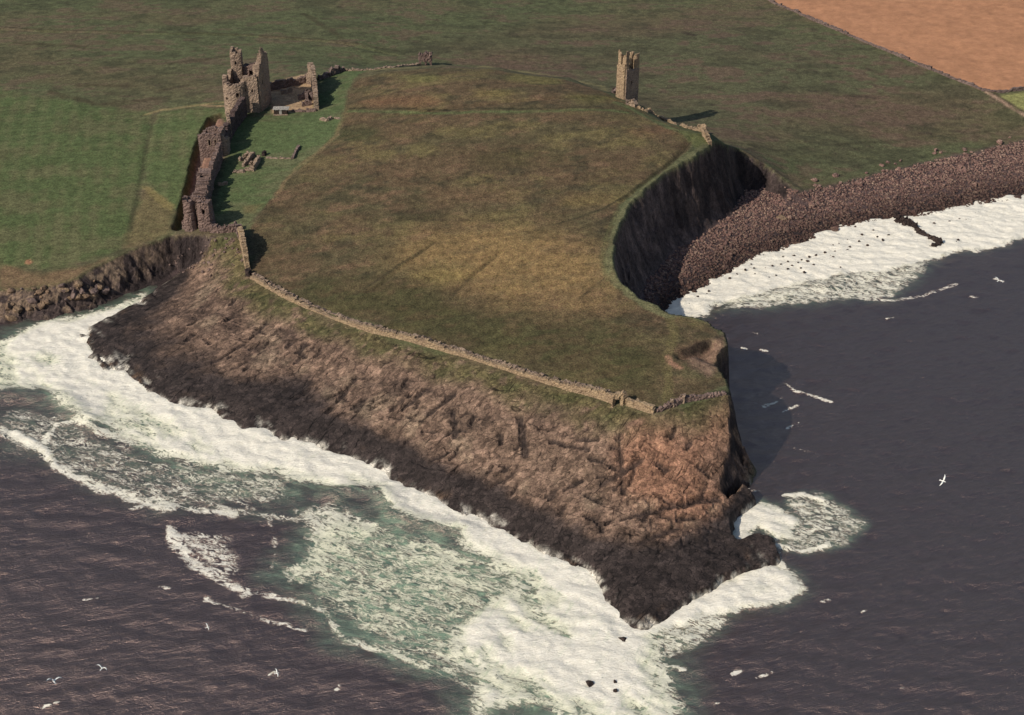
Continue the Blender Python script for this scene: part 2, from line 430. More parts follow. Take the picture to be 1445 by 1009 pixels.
hc = lerp(hc, (0.048, 0.042, 0.024), 0.65 * sstep(0.1, 0.5, fbm(GX, GY * 1.5, 7, 5, 225, 0.6)))
C[:] = lerp(C, hc, hm)
gold = fill_mask([(560, 350), (640, 320), (780, 320), (850, 350), (870, 400), (850, 430), (760, 430), (640, 400), (560, 380)], 11, 9) * (0.55 + 0.45 * sstep(-0.4, 0.3, n3 + n12))
C[:] = lerp(C, (0.245, 0.155, 0.066), 0.8 * gold * hm)
for cx, cy, rw, rh, col, op in [(620, 390, 40, 10, (0.21, 0.15, 0.055), .6), (780, 110, 60, 8, (0.17, 0.145, 0.05), .6), (700, 132, 30, 6, (0.18, 0.14, 0.05), .6), (560, 145, 60, 8, (0.19, 0.095, 0.05), .5),
                               (920, 185, 40, 8, (0.17, 0.09, 0.05), .5), (590, 110, 30, 5, (0.14, 0.13, 0.045), .6), (840, 140, 40, 7, (0.13, 0.12, 0.04), .6), (680, 280, 60, 10, (0.15, 0.095, 0.05), .5),
                               (840, 285, 50, 10, (0.16, 0.12, 0.045), .5), (590, 305, 40, 7, (0.033, 0.03, 0.016), .55), (500, 190, 35, 10, (0.05, 0.055, 0.022), .6), (390, 296, 12, 4, (0.028, 0.03, 0.015), .7),
                               (740, 225, 70, 14, (0.058, 0.052, 0.022), .45), (1000, 500, 30, 14, (0.17, 0.095, 0.06), .7), (980, 530, 36, 14, (0.10, 0.09, 0.04), .5), (450, 240, 40, 14, (0.12, 0.085, 0.045), .5)]:
    e = fill_mask([(cx + rw * math.cos(a), cy + rh * math.sin(a)) for a in np.linspace(0, 6.283, 10)[:-1]], 3.5, 3.5, int(cx))
    C[:] = lerp(C, col, e * op * hm)
dk = fill_mask([(420, 405), (540, 395), (640, 420), (760, 445), (880, 455), (940, 500), (930, 560), (865, 548), (740, 515), (600, 475), (480, 440)], 6, 4)
C[:] = lerp(C, lerp((0.062, 0.058, 0.024), (0.085, 0.062, 0.03), sstep(-0.2, 0.5, n12 + n3)), 0.8 * dk * hm)
green = (0.078, 0.092, 0.034)
stroke([(492, 157), (620, 160), (780, 157), (850, 155), (885, 159)], 1.8, (0.098, 0.112, 0.045), 0.85, 0.3)
stroke([(490, 153), (620, 156), (780, 153), (850, 151)], 1.0, (0.030, 0.028, 0.014), 0.85, 0.3)
stroke([(500, 102), (600, 94), (680, 94), (760, 104), (850, 122), (880, 140), (900, 152)], 2.0, (0.175, 0.150, 0.070), 0.8, 0.5)
stroke([(870, 145), (900, 158), (945, 180), (985, 198)], 3.0, (0.105, 0.118, 0.05), 0.85, 0.5)
fill([(955, 183), (990, 190), (1002, 202), (985, 212), (975, 203)], (0.115, 0.118, 0.045), 0.8, 0.85, 0.6)
stroke([(1000, 206), (960, 232), (920, 262), (885, 292), (868, 330), (858, 370), (870, 400), (905, 428), (945, 448)], 2.6, (0.135, 0.128, 0.062), 0.85, 0.6)
stroke([(975, 200), (966, 212), (950, 228), (912, 255), (878, 280), (850, 296), (780, 318)], 0.8, (0.035, 0.03, 0.016), 0.8, 0.3)
stroke([(870, 300), (856, 330), (850, 365), (856, 395)], 1.2, (0.12, 0.115, 0.05), 0.5, 0.5)
stroke([(500, 300), (560, 310), (700, 312), (850, 290)], 0.9, (0.05, 0.04, 0.022), 0.5, 0.6)
stroke([(612, 344), (575, 367), (530, 398), (500, 415)], 0.9, (0.045, 0.036, 0.02), 0.7, 0.3)
stroke([(700, 362), (665, 392), (632, 425)], 0.9, (0.05, 0.04, 0.022), 0.6, 0.3)
stroke([(850, 395), (820, 420)], 0.9, (0.05, 0.04, 0.022), 0.6, 0.3)
stroke([(945, 452), (952, 470), (946, 490), (938, 508), (944, 540), (940, 565)], 2.2, (0.135, 0.108, 0.046), 0.75, 0.5)
fill([(990, 492), (1024, 476), (1031, 488), (1018, 500), (1012, 515), (1028, 540), (1000, 532), (978, 520), (962, 506)], (0.20, 0.125, 0.085), 1.2, 0.85, 1.2)
stroke([(966, 500), (985, 493), (1000, 487)], 1.6, (0.04, 0.028, 0.02), 0.9, 0.4)
stroke([(1000, 486), (1022, 474)], 1.0, (0.06, 0.045, 0.03), 0.7, 0.6)
stroke([(942, 503), (946, 512), (960, 520)], 1.1, (0.36, 0.19, 0.12), 0.9, 0.2)
# castle ward lawn and the yard beside the gatehouse
wl = lerp((0.082, 0.106, 0.042), (0.104, 0.106, 0.050), sstep(-0.3, 0.5, n12 + 0.4 * n3))
m = fill_mask([(320, 168), (380, 163), (440, 152), (446, 112), (480, 98), (520, 99), (498, 112), (488, 135), (485, 160), (476, 190), (440, 220), (400, 255), (372, 292), (350, 318), (334, 320), (300, 318), (320, 220)], 0.8, 0.6)
C[:] = lerp(C, wl, m)
stroke([(486, 160), (474, 192), (452, 212), (420, 236), (402, 256), (392, 272)], 1.3, (0.19, 0.13, 0.065), 0.6, 0.6)
fill([(345, 292), (372, 288), (360, 300), (346, 302)], (0.15, 0.115, 0.052), 1.2, 0.7, 0.8)
fill([(376, 118), (436, 104), (446, 118), (441, 156), (384, 160)], (0.36, 0.24, 0.14), 0.6, 0.95, 0.4)
fill([(294, 170), (310, 166), (318, 180), (300, 240), (285, 300), (268, 318), (262, 300), (272, 250), (284, 205)], (0.25, 0.135, 0.095), 0.9, 0.85, 0.6)

# rock
orange = fill_mask([(905, 610), (960, 600), (1030, 570), (1034, 620), (1020, 680), (1020, 740), (940, 750), (880, 700), (870, 640)], 6, 5, 230)
rk = lerp((0.150, 0.094, 0.064), (0.222, 0.140, 0.095), sstep(-0.4, 0.5, fbm(GX, GY, 5, 4, 231)))
rk = lerp(rk, (0.070, 0.045, 0.033), 0.8 * sstep(0.0, 0.45, fbm(GX, GY, 9, 5, 233, 0.6)))
rk = lerp(rk, (0.085, 0.062, 0.036), 0.55 * sstep(6.0, 9.5, ZR0 + 1.0 * ledge) * sstep(-5, -25, sdM + 6))
rk = lerp(rk, (0.255, 0.130, 0.078), 0.9 * orange)
rk = rk * (0.8 + 0.5 * idn)[..., None]
crack = np.clip(sstep(0.13, 0.02, f2 - f1) * 0.6 + sstep(0.09, 0.0, g2 - g1) * 0.9, 0, 1)
rk = lerp(rk, (0.040, 0.026, 0.020), crack * (0.15 + 0.5 * dry) * 0.6)
pale = sstep(-0.1, 0.4, fbm(GX, GY, 6, 4, 239)) * sstep(3.8, 5.0, ZR0) * sstep(7.8, 5.8, ZR0)
rk = lerp(rk, (0.30, 0.215, 0.14), 0.45 * pale)
wetc = lerp((0.032, 0.023, 0.020), (0.050, 0.036, 0.031), sstep(-0.3, 0.5, fbm(GX, GY, 3, 3, 235)))
wetc = lerp(wetc, (0.16, 0.095, 0.055), 0.5 * sstep(0.25, 0.6, fbm(GX, GY, 4, 4, 237)) * sstep(2.4, 0.3, Z))
wet = sstep(5.0, 3.4, ZR0 + 1.4 * sstep(-60, -112, GX) + 0.8 * ledge + 0.4 * fbm(GX, GY, 3, 3, 241))
wet = np.maximum(wet, fill_mask([(1042, 715), (1110, 740), (1110, 800), (1020, 830), (905, 900), (870, 862), (940, 815), (1000, 782), (1026, 748)], 2.0, 1.5))
rk = lerp(rk, wetc, wet)
grassy = sstep(12.0, 5.0, -sdM + 4.0 * fbm(GX, GY, 9, 4, 243)) * sstep(0.75, 0.1, fbm(GX, GY, 2.5, 3, 244)) * (1 - orange) * sstep(4.5, 7, ZR0)
rk = lerp(rk, lerp((0.062, 0.062, 0.022), (0.105, 0.086, 0.036), sstep(-0.3, 0.4, n3)), grassy * 0.9)
rk = lerp(rk, (0.030, 0.021, 0.018), 0.85 * CREV)
onR = sstep(0.15, 0.5, tR) * (1 - sstep(0.7, 1.0, tM))
C[:] = lerp(C, rk, onR)
# beach shingle
onS = (1 - sstep(0.1, 0.35, tR)) * (1 - sstep(0.5, 0.95, tM))
sb = lerp((0.130, 0.082, 0.072), (0.070, 0.046, 0.042), sstep(-0.3, 0.3, fbm(GX, GY, 1.6, 3, 251)))
sb = lerp(sb, (0.035, 0.023, 0.021), sstep(1.7, 0.6, Z + 0.5 * fbm(GX, GY, 8, 3, 253)))
C[:] = lerp(C, sb, onS)
# bare dark dolerite on the cliffs; the bay slope also carries painted shade
slope = np.hypot(np.gradient(Z, XS, axis=1), np.gradient(Z, YS, axis=0))
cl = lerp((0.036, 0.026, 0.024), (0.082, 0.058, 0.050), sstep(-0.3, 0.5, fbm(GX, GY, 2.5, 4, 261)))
clm = np.where(tM > 0.0, sstep(1.0, 1.3, slope), 0) * (tM < 1) * (tR < 0.9) + sstep(1.9, 2.8, slope) * (tR > 0.0)
clm = np.clip(clm, 0, 1) * np.maximum(1 - sstep(0.955, 0.995, tM), (1 - sstep(0.85, 1.0, tR)) * (1 - sstep(0.5, 0.9, tM)))
dq = fill_mask([(1004, 200), (1040, 209), (1085, 237), (1126, 267), (1090, 287), (1040, 300), (1000, 320), (960, 330), (940, 260)], 2.0, 1.5)  # bay slope: bare rock tone that also stands in for its shade
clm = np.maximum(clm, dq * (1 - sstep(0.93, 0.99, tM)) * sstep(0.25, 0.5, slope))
cl = cl * (1 + 0.7 * sstep(0, 20, GX) * sstep(300, 320, GY) * (1 - dq) - 0.3 * dq * sstep(68, 76, GX))[..., None]  # slope's far end darkened further, shade put into the rock colour
leftc = sstep(-84, -92, GX) * sstep(402, 396, GY) * (tM > 0.04) * (1 - sstep(0.93, 0.99, tM)) * (sdR < -0.5)
clm = np.maximum(clm, leftc)
bl = sstep(0.30, 0.55, idn) * sstep(0.05, 0.16, f2 - f1) * sstep(0.18, 0.45, tM + 0.25 * fbm(GX, GY, 3, 3, 265))
cl = lerp(cl, lerp((0.20, 0.135, 0.090), (0.29, 0.20, 0.13), idg), 0.85 * bl * sstep(-100, -118, GX))
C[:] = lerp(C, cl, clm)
# foam films left on the lowest rock by each wave
film = sstep(1.3, 0.2, Z + 1.1 * fbm(GX * 1.1 + GY * 0.7, (GY - GX * 0.5) * 0.3, 2.4, 3, 271)) * sstep(0.05, 0.4, fbm(GX, GY, 1.8, 3, 273) + 0.25) * onR
C[:] = lerp(C, (0.62, 0.56, 0.46), film * 0.75)

# ------------------------------------------------------------------ materials
def new_mat(name):
    m = bpy.data.materials.new(name)
    m.use_nodes = True
    nt = m.node_tree
    b = nt.nodes['Principled BSDF']
    return m, nt, b


def N(nt, typ, **kw):
    n = nt.nodes.new(typ)
    for k, v in kw.items():
        if k in n.inputs.keys():
            n.inputs[k].default_value = v
        else:
            setattr(n, k, v)
    return n


def mathn(nt, op, a, b=None, clamp=False):
    n = nt.nodes.new('ShaderNodeMath'); n.operation = op; n.use_clamp = clamp
    for i, x in enumerate((a, b)):
        if x is None:
            continue
        if isinstance(x, (int, float)):
            n.inputs[i].default_value = x
        else:
            nt.links.new(x, n.inputs[i])
    return n.outputs[0]


def maprange(nt, x, a, b, c, d):
    n = nt.nodes.new('ShaderNodeMapRange')
    n.inputs[1].default_value = a; n.inputs[2].default_value = b; n.inputs[3].default_value = c; n.inputs[4].default_value = d
    nt.links.new(x, n.inputs[0])
    return n.outputs[0]


def mixc(nt, fac, a, b, mode='MIX'):
    n = nt.nodes.new('ShaderNodeMix'); n.data_type = 'RGBA'; n.blend_type = mode
    for sock, x in ((n.inputs[0], fac), (n.inputs[6], a), (n.inputs[7], b)):
        if isinstance(x, (int, float)):
            sock.default_value = x
        elif isinstance(x, tuple):
            sock.default_value = (*x, 1) if len(x) == 3 else x
        else:
            nt.links.new(x, sock)
    return n.outputs[2]


def ground_material(name, s1, s2, amp1, amp2, bump, bdist, rough=0.95, spec=0.15, hue=0.0, stretch=(1, 1, 1), cracks=False):
    m, nt, b = new_mat(name)
    at = N(nt, 'ShaderNodeAttribute', attribute_name='Col')
    geo = N(nt, 'ShaderNodeNewGeometry')
    mp = N(nt, 'ShaderNodeMapping'); mp.inputs['Scale'].default_value = stretch
    nt.links.new(geo.outputs['Position'], mp.inputs['Vector'])
    a = N(nt, 'ShaderNodeTexNoise', Scale=s1, Detail=5.0, Roughness=0.7)
    c = N(nt, 'ShaderNodeTexNoise', Scale=s2, Detail=4.0, Roughness=0.75)
    nt.links.new(mp.outputs[0], a.inputs['Vector']); nt.links.new(mp.outputs[0], c.inputs['Vector'])
    fa = maprange(nt, a.outputs[0], 0.28, 0.72, 1 - amp1, 1 + amp1)
    fc = maprange(nt, c.outputs[0], 0.28, 0.72, 1 - amp2, 1 + amp2)
    k = mathn(nt, 'MULTIPLY', fa, fc)
    col = mixc(nt, 1.0, at.outputs['Color'], k, 'MULTIPLY')
    if hue:
        hv = N(nt, 'ShaderNodeHueSaturation')
        hf = maprange(nt, c.outputs['Color'], 0.3, 0.7, 0.5 - hue, 0.5 + hue)
        nt.links.new(hf, hv.inputs['Hue']); nt.links.new(col, hv.inputs['Color'])
        col = hv.outputs[0]
    crk = None
    if cracks:                                            # joints of the rock, wide and narrow
        wn = N(nt, 'ShaderNodeVectorMath', operation='MULTIPLY_ADD'); wn.inputs[1].default_value = (0.7, 0.7, 0.4)
        nt.links.new(a.outputs['Color'], wn.inputs[0]); nt.links.new(geo.outputs['Position'], wn.inputs[2])
        def field(rot, sc, loc):
            mk = N(nt, 'ShaderNodeMapping', vector_type='TEXTURE'); mk.inputs['Rotation'].default_value = (0, 0, rot); mk.inputs['Scale'].default_value = sc; mk.inputs['Location'].default_value = (loc, loc, 0)
            nt.links.new(wn.outputs[0], mk.inputs['Vector'])
            return mk.outputs[0]
        # slabs: every block between two joints has its own tone
        vb = N(nt, 'ShaderNodeTexVoronoi', feature='F1', Scale=1.0); nt.links.new(field(0.5, (1.35, 1.0, 1.3), 3), vb.inputs['Vector'])
        ve = N(nt, 'ShaderNodeTexVoronoi', feature='DISTANCE_TO_EDGE', Scale=1.0); nt.links.new(field(0.5, (1.35, 1.0, 1.3), 3), ve.inputs['Vector'])
        sb_ = N(nt, 'ShaderNodeSeparateColor'); nt.links.new(vb.outputs['Color'], sb_.inputs[0])
        col = mixc(nt, 1.0, col, maprange(nt, sb_.outputs[0], 0, 1, 0.62, 1.38), 'MULTIPLY')
        parts = []
        for rot, sc, wd, loc, lo in ((0.95, (7.0, 1.5, 6.0), 0.036, 0.0, 0.53), (-0.45, (6.0, 1.8, 6.0), 0.034, 40.0, 0.55), (0.9, (2.0, 1.5, 2.0), 0.06, 70.0, 0.56)):
            v_ = field(rot, sc, loc)
            kn = N(nt, 'ShaderNodeTexNoise', Scale=0.8, Detail=1.5, Roughness=0.5); nt.links.new(v_, kn.inputs['Vector'])
            lm = N(nt, 'ShaderNodeTexNoise', Scale=0.55, Detail=2.0); nt.links.new(v_, lm.inputs['Vector'])
            line = maprange(nt, mathn(nt, 'ABSOLUTE', mathn(nt, 'SUBTRACT', kn.outputs[0], 0.5)), 0.006, wd, 1.0, 0.0)
            parts.append(mathn(nt, 'MULTIPLY', line, maprange(nt, lm.outputs['Color'], lo, lo + 0.08, 0.0, 1.0)))
        edge = mathn(nt, 'MULTIPLY', maprange(nt, ve.outputs['Distance'], 0.01, 0.09, 0.85, 0.0), maprange(nt, a.outputs['Color'], 0.46, 0.58, 0.0, 1.0))
        crk = mathn(nt, 'MAXIMUM', mathn(nt, 'MAXIMUM', parts[0], parts[1]), mathn(nt, 'MAXIMUM', parts[2], edge))
        crk = mathn(nt, 'MULTIPLY', crk, 0.9)
        col = mixc(nt, crk, col, mixc(nt, 1.0, col, (0.16, 0.145, 0.145), 'MULTIPLY'))
    nt.links.new(col, b.inputs['Base Color'])
    b.inputs['Roughness'].default_value = rough
    b.inputs['Specular IOR Level'].default_value = spec
    bp = N(nt, 'ShaderNodeBump', Strength=bump, Distance=bdist)
    h = mathn(nt, 'ADD', a.outputs[0], mathn(nt, 'MULTIPLY', c.outputs[0], 0.4))
    if crk is not None:
        h = mathn(nt, 'SUBTRACT', h, mathn(nt, 'MULTIPLY', crk, 0.9))
    nt.links.new(h, bp.inputs['Height'])
    nt.links.new(bp.outputs[0], b.inputs['Normal'])
    return m


MAT = {
    'ground': ground_material('pasture_grass', 0.50, 2.2, 0.42, 0.65, 0.7, 0.5, hue=0.03, stretch=(0.8, 1.1, 1)),
    'headland': ground_material('rank_headland_grass', 0.42, 2.2, 0.48, 0.70, 0.9, 0.7, hue=0.03),
    'stubble_field': ground_material('stubble', 0.5, 2.2, 0.10, 0.20, 0.4, 0.25, hue=0.01, stretch=(0.5, 1.6, 1)),
    'rock_slope': ground_material('jointed_rock', 0.7, 2.6, 0.38, 0.62, 0.7, 0.25, rough=0.85, spec=0.2, hue=0.015, cracks=True),
    'cliff': ground_material('dolerite_cliff', 0.8, 2.6, 0.6, 0.5, 1.0, 0.6, rough=0.9, stretch=(1.2, 1.2, 0.7)),
    'beach': ground_material('beach_shingle', 1.6, 4.0, 0.6, 0.5, 1.0, 0.6, rough=0.8, spec=0.25, hue=0.02),
}

# ------------------------------------------------------------------ terrain meshes
ny, nx = GX.shape
dzx = np.gradient(Z, XS, axis=1); dzy = np.gradient(Z, YS, axis=0)
NRM = np.stack([-dzx, -dzy, np.ones_like(Z)], -1); NRM /= np.linalg.norm(NRM, axis=-1, keepdims=True)
V = np.stack([GX, GY, Z], -1).reshape(-1, 3)
ii = (np.arange(ny - 1)[:, None] * nx + np.arange(nx - 1)[None]).reshape(-1)
QUADS = np.stack([ii, ii + 1, ii + nx + 1, ii + nx], -1)


def sheet(name, V, NR, quads, cols, mat, attr='Col', flat=False):
    used = np.unique(quads)
    remap = np.full(len(V), -1, np.int64); remap[used] = np.arange(len(used))
    q = remap[quads].astype(np.int32)
    me = bpy.data.meshes.new(name)
    me.vertices.add(len(used)); me.vertices.foreach_set('co', V[used].astype(np.float32).ravel())
    me.loops.add(q.size); me.loops.foreach_set('vertex_index', q.ravel())
    me.polygons.add(len(q)); me.polygons.foreach_set('loop_start', np.arange(0, q.size, 4, dtype=np.int32))
    me.polygons.foreach_set('use_smooth', np.full(len(q), not flat))
    me.update(calc_edges=True)
    ca = me.color_attributes.new(attr, 'FLOAT_COLOR', 'POINT')
    c4 = np.ones((len(used), 4), np.float32); c4[:, :3] = cols[used]
    ca.data.foreach_set('color', c4.ravel())
    if not flat:
        me.normals_split_custom_set_from_vertices(NR[used].astype(np.float32))
    me.materials.append(mat)
    o = bpy.data.objects.new(name, me); COL.objects.link(o)
    o['kind'] = 'structure'
    return o


def fc(a):
    return (a[:-1, :-1] + a[1:, :-1] + a[:-1, 1:] + a[1:, 1:]) / 4


onSf, onRf, clf, tMf, hmf, Ff = fc(onS), fc(onR), fc(clm), fc(tM), fc(hm), fc(FIELD.astype(float))
reg = np.zeros(onSf.shape, int)
reg[hmf > 0.5] = 1
reg[Ff > 0.5] = 2
reg[(onRf > 0.5)] = 3
reg[(onSf > 0.5)] = 5
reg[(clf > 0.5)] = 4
regf = reg.reshape(-1)
Cf = C.reshape(-1, 3); Nf = NRM.reshape(-1, 3)
for k, nm in enumerate(['ground', 'headland', 'stubble_field', 'rock_slope', 'cliff', 'beach']):
    sheet(nm, V, Nf, QUADS[regf == k], Cf, MAT[nm], flat=k >= 3)

# ------------------------------------------------------------------ sea
SX = lines(-226, 226, [np.arange(-226, 226.1, 0.62)], -4000, 4000)
SY = lines(190, 470, [np.arange(190, 470.1, 0.6)], -4000, 4000)
WX, WY = np.meshgrid(SX, SY)
FO = np.zeros(WX.shape); TE = np.zeros(WX.shape)


def sea_pts(px):
    return [unp(u, v, 0.0) for u, v in px]


def surf_fill(px, dens, soft=1.5, rag=1.2, teal=0.0, seed=500, tsoft=None):
    q = sea_pts(px)
    d, _, _ = seg_dist(WX, WY, q, True)
    sd = np.where(inside(WX, WY, q), d, -d) + rag * fbm(WX, WY, max(2.0, rag * 2.2), 4, seed)
    m = sstep(-soft, soft, sd)
    FO[:] = np.maximum(FO, m * dens)
    if teal:
        ts = tsoft or soft * 2.2
        TE[:] = np.maximum(TE, sstep(-ts, ts * 0.5, sd) * teal)


def surf_cut(px, soft=1.5, rag=1.2, seed=500, to=0.0):
    q = sea_pts(px)
    d, _, _ = seg_dist(WX, WY, q, True)
    sd = np.where(inside(WX, WY, q), d, -d) + rag * fbm(WX, WY, max(2.0, rag * 2.2), 4, seed)
    m = sstep(-soft, soft, sd)
    FO[:] = FO * (1 - m) + np.minimum(FO, to) * m


def surf_line(px, wid, dens, rag=1.0, teal=0.0, seed=520):
    q = sea_pts(px)
    d, _, _ = seg_dist(WX, WY, q)
    d = d + rag * fbm(WX, WY, 3.5, 4, seed)
    m = sstep(wid, 0.15 * wid, d)
    FO[:] = np.maximum(FO, m * dens)
    if teal:
        TE[:] = np.maximum(TE, sstep(wid * 1.8, 0.2 * wid, d) * teal)


# surf under the cove and along the foot of the rock slope
surf_fill([(-80, 520), (-60, 490), (5, 480), (60, 455), (110, 445), (160, 434), (206, 414), (212, 422), (150, 462), (135, 490), (200, 525), (260, 555), (320, 570), (400, 600), (480, 620), (560, 655), (640, 700), (720, 730), (760, 765),
           (700, 800), (668, 778), (640, 752), (600, 738), (556, 722), (535, 690), (480, 690), (440, 676), (380, 668), (330, 662), (270, 655), (225, 640), (190, 615), (150, 604), (120, 592), (95, 570), (70, 556), (20, 552), (-80, 552)], 1.0, 4.5, 2.6, 0.9, 501)
surf_fill([(700, 735), (770, 765), (840, 795), (905, 830), (905, 885), (925, 905), (935, 950), (955, 1030), (790, 1030), (775, 1000), (740, 990), (672, 1012), (668, 985), (676, 955), (640, 925), (636, 895), (690, 850), (736, 830), (690, 800)], 1.0, 5.0, 2.6, 1.0, 503)
# churned, aerated water
surf_fill([(404, 806), (420, 785), (450, 760), (480, 738), (560, 742), (620, 758), (680, 790), (740, 826), (690, 856), (640, 900), (655, 945), (600, 925), (550, 905), (505, 890), (468, 862), (428, 828)], 0.41, 4.0, 3.2, 1.0, 505)
surf_fill([(415, 720), (470, 712), (540, 735), (520, 760), (470, 800), (420, 822), (404, 806), (440, 770)], 0.52, 2.4, 2.8, 0.5, 507)
surf_fill([(560, 760), (640, 765), (700, 800), (736, 830), (680, 850), (600, 830), (540, 790)], 0.50, 4.5, 3.0, 1.0, 509)
surf_fill([(470, 890), (560, 900), (650, 940), (670, 975), (600, 950), (520, 915), (468, 905)], 0.36, 2.5, 2.0, 0.85, 510)
# darker water in the troughs between breakers
surf_cut([(390, 676), (470, 690), (536, 694), (556, 720), (610, 742), (655, 750), (640, 764), (590, 764), (540, 744), (480, 720), (400, 705)], 1.0, 1.2, 511, 0.26)
surf_cut([(655, 795), (690, 800), (722, 812), (716, 824), (680, 822), (656, 808)], 0.8, 0.9, 512, 0.4)
surf_cut([(740, 806), (756, 808), (760, 824), (748, 824)], 0.6, 0.6, 513, 0.55)
surf_cut([(705, 1000), (740, 990), (780, 995), (790, 1030), (700, 1030)], 0.8, 0.8, 514, 0.2)
TE[:] = np.maximum(TE, 0)
# lacy foam drifting off to the left
surf_line([(2, 606), (45, 625), (75, 652), (105, 672), (150, 690), (200, 705), (240, 716)], 3.2, 0.60, 1.2)
surf_line([(20, 610), (62, 635), (78, 655)], 2.2, 0.85, 1.0)
surf_line([(60, 625), (80, 600), (110, 594), (140, 612), (185, 612)], 2.0, 0.62, 0.8)
surf_line([(150, 612), (200, 625), (236, 640)], 3.4, 0.55, 1.2, 0.2)
surf_fill([(5, 575), (90, 585), (120, 610), (200, 640), (280, 660), (420, 690), (430, 715), (330, 712), (230, 715), (120, 680), (60, 640), (0, 640)], 0.34, 3.0, 2.4, 0.30, 521)
surf_fill([(220, 645), (300, 660), (400, 676), (420, 700), (340, 702), (250, 680)], 0.38, 3.0, 2.4, 0.6, 523)
surf_line([(190, 718), (215, 706), (238, 712), (300, 722), (330, 726)], 2.2, 0.60, 0.9)
surf_line([(240, 745), (250, 768), (275, 796), (300, 815), (330, 828), (350, 838)], 2.8, 0.56, 1.3)
surf_fill([(238, 752), (270, 748), (330, 758), (340, 800), (320, 826), (285, 806), (250, 776)], 0.42, 2.0, 2.0, 0.0, 525)
surf_line([(290, 845), (340, 862), (400, 880), (430, 890)], 1.1, 0.50, 0.8)
surf_line([(320, 820), (370, 840), (430, 850), (465, 866)], 1.6, 0.50, 0.8)
surf_line([(330, 705), (380, 730), (390, 780), (384, 800)], 1.2, 0.40, 1.0)
surf_line([(240, 690), (330, 720), (420, 735)], 2.0, 0.42, 1.2, 0.25)
surf_line([(462, 866), (475, 890), (492, 905), (560, 925), (600, 940)], 1.5, 0.60, 0.9)
# around the point
surf_fill([(1030, 735), (1046, 716), (1078, 710), (1102, 720), (1126, 734), (1112, 758), (1096, 762), (1070, 744), (1046, 772), (1036, 765)], 1.0, 1.8, 1.4, 0.6, 531)
surf_fill([(1108, 702), (1150, 696), (1200, 715), (1222, 738), (1205, 765), (1160, 778), (1100, 778), (1110, 752), (1126, 735)], 0.42, 2.6, 2.6, 0.42, 533, 2.2)
surf_line([(1106, 699), (1135, 697), (1160, 706)], 1.1, 0.85, 0.6)
surf_line([(1120, 712), (1135, 712)], 1.1, 0.95, 0.4)
surf_line([(1096, 770), (1130, 778), (1170, 770)], 1.6, 0.75, 0.7, 0.4)
surf_line([(1092, 785), (1105, 800)], 1.6, 0.75, 0.6)
surf_fill([(880, 880), (905, 878), (950, 852), (1000, 832), (1040, 812), (1085, 792), (1110, 802), (1134, 832), (1100, 852), (1050, 858), (1000, 870), (960, 880), (925, 896), (890, 905)], 1.0, 2.0, 1.5, 0.5, 535)
surf_fill([(925, 896), (1000, 866), (1030, 872), (1010, 895), (960, 920), (935, 930)], 0.50, 1.6, 1.4, 0.45, 537)
surf_line([(925, 935), (965, 945)], 0.8, 0.75, 0.4)
surf_fill([(905, 890), (935, 930), (950, 975), (960, 1020), (930, 1020)], 0.62, 1.6, 1.2, 0.5, 538)
# surf on the boulder beach
surf_fill([(935, 440), (945, 424), (1000, 396), (1060, 362), (1120, 340), (1170, 322), (1230, 309), (1280, 304), (1360, 287), (1460, 270), (1640, 235), (1640, 300), (1460, 334), (1400, 350), (1340, 358), (1318, 368), (1250, 384), (1200, 388), (1130, 398), (1060, 418), (1000, 432), (1000, 446), (950, 448)], 1.0, 2.2, 1.8, 0.3, 541)
surf_fill([(1060, 415), (1130, 396), (1200, 386), (1320, 368), (1290, 395), (1260, 420), (1180, 424), (1080, 436), (1010, 440)], 0.48, 2.2, 1.6, 0.35, 543)
surf_line([(1190, 420), (1260, 424), (1300, 418), (1350, 400)], 1.4, 0.45, 1.0)
surf_line([(1010, 428), (1060, 424), (1110, 420)], 2.0, 0.62, 1.0, 0.5)
# white horses
for px, w, dn in [([(1108, 542), (1122, 552), (1145, 558), (1172, 566)], 1.4, 0.8), ([(1076, 574), (1095, 568), (1105, 560)], 1.2, 0.75), ([(1105, 580), (1125, 572)], 0.9, 0.7), ([(1110, 604), (1128, 596)], 0.8, 0.95),
                  ([(1046, 490), (1054, 492)], 0.9, 0.85), ([(1072, 494), (1082, 495)], 0.8, 0.85), ([(1250, 451), (1262, 448)], 1.0, 0.95), ([(1062, 468), (1068, 470)], 0.7, 0.7),
                  ([(1404, 393), (1416, 397)], 1.1, 1.0), ([(1368, 418), (1380, 420)], 0.7, 0.7), ([(1158, 850), (1170, 845)], 0.8, 0.8), ([(1216, 864), (1224, 860)], 0.7, 0.9), ([(1070, 955), (1090, 948)], 1.1, 0.85), ([(1032, 952), (1044, 946)], 0.9, 0.8),
                  ([(1000, 990), (1014, 992)], 0.9, 0.9), ([(118, 846), (140, 844)], 0.8, 0.75), ([(58, 998), (82, 992)], 0.9, 0.95), ([(160, 975), (170, 978)], 0.6, 0.8), ([(286, 888), (300, 880)], 0.6, 0.8),
                  ([(380, 952), (396, 947)], 0.6, 0.9), ([(474, 975), (480, 968)], 0.8, 0.8), ([(225, 828), (240, 830)], 0.7, 0.7), ([(80, 816), (90, 818)], 0.6, 0.7), ([(1055, 690), (1072, 694)], 0.9, 0.6), ([(1170, 965), (1185, 962)], 0.6, 0.5),
                  ([(1270, 970), (1295, 975)], 0.6, 0.55), ([(1060, 555), (1085, 600)], 1.0, 0.3), ([(1050, 640), (1062, 660)], 1.0, 0.35), ([(1120, 632), (1160, 642)], 0.8, 0.5)]:
    surf_line(px, w * 0.75, dn * 0.72, 0.5, 0.0, 560 + int(px[0][0]))
# water surging round the open rocks in the surf
for (u, v), w in [((880, 900), 3), ((832, 965), 3), ((870, 962), 2)]:
    p = unp(u, v, 0)

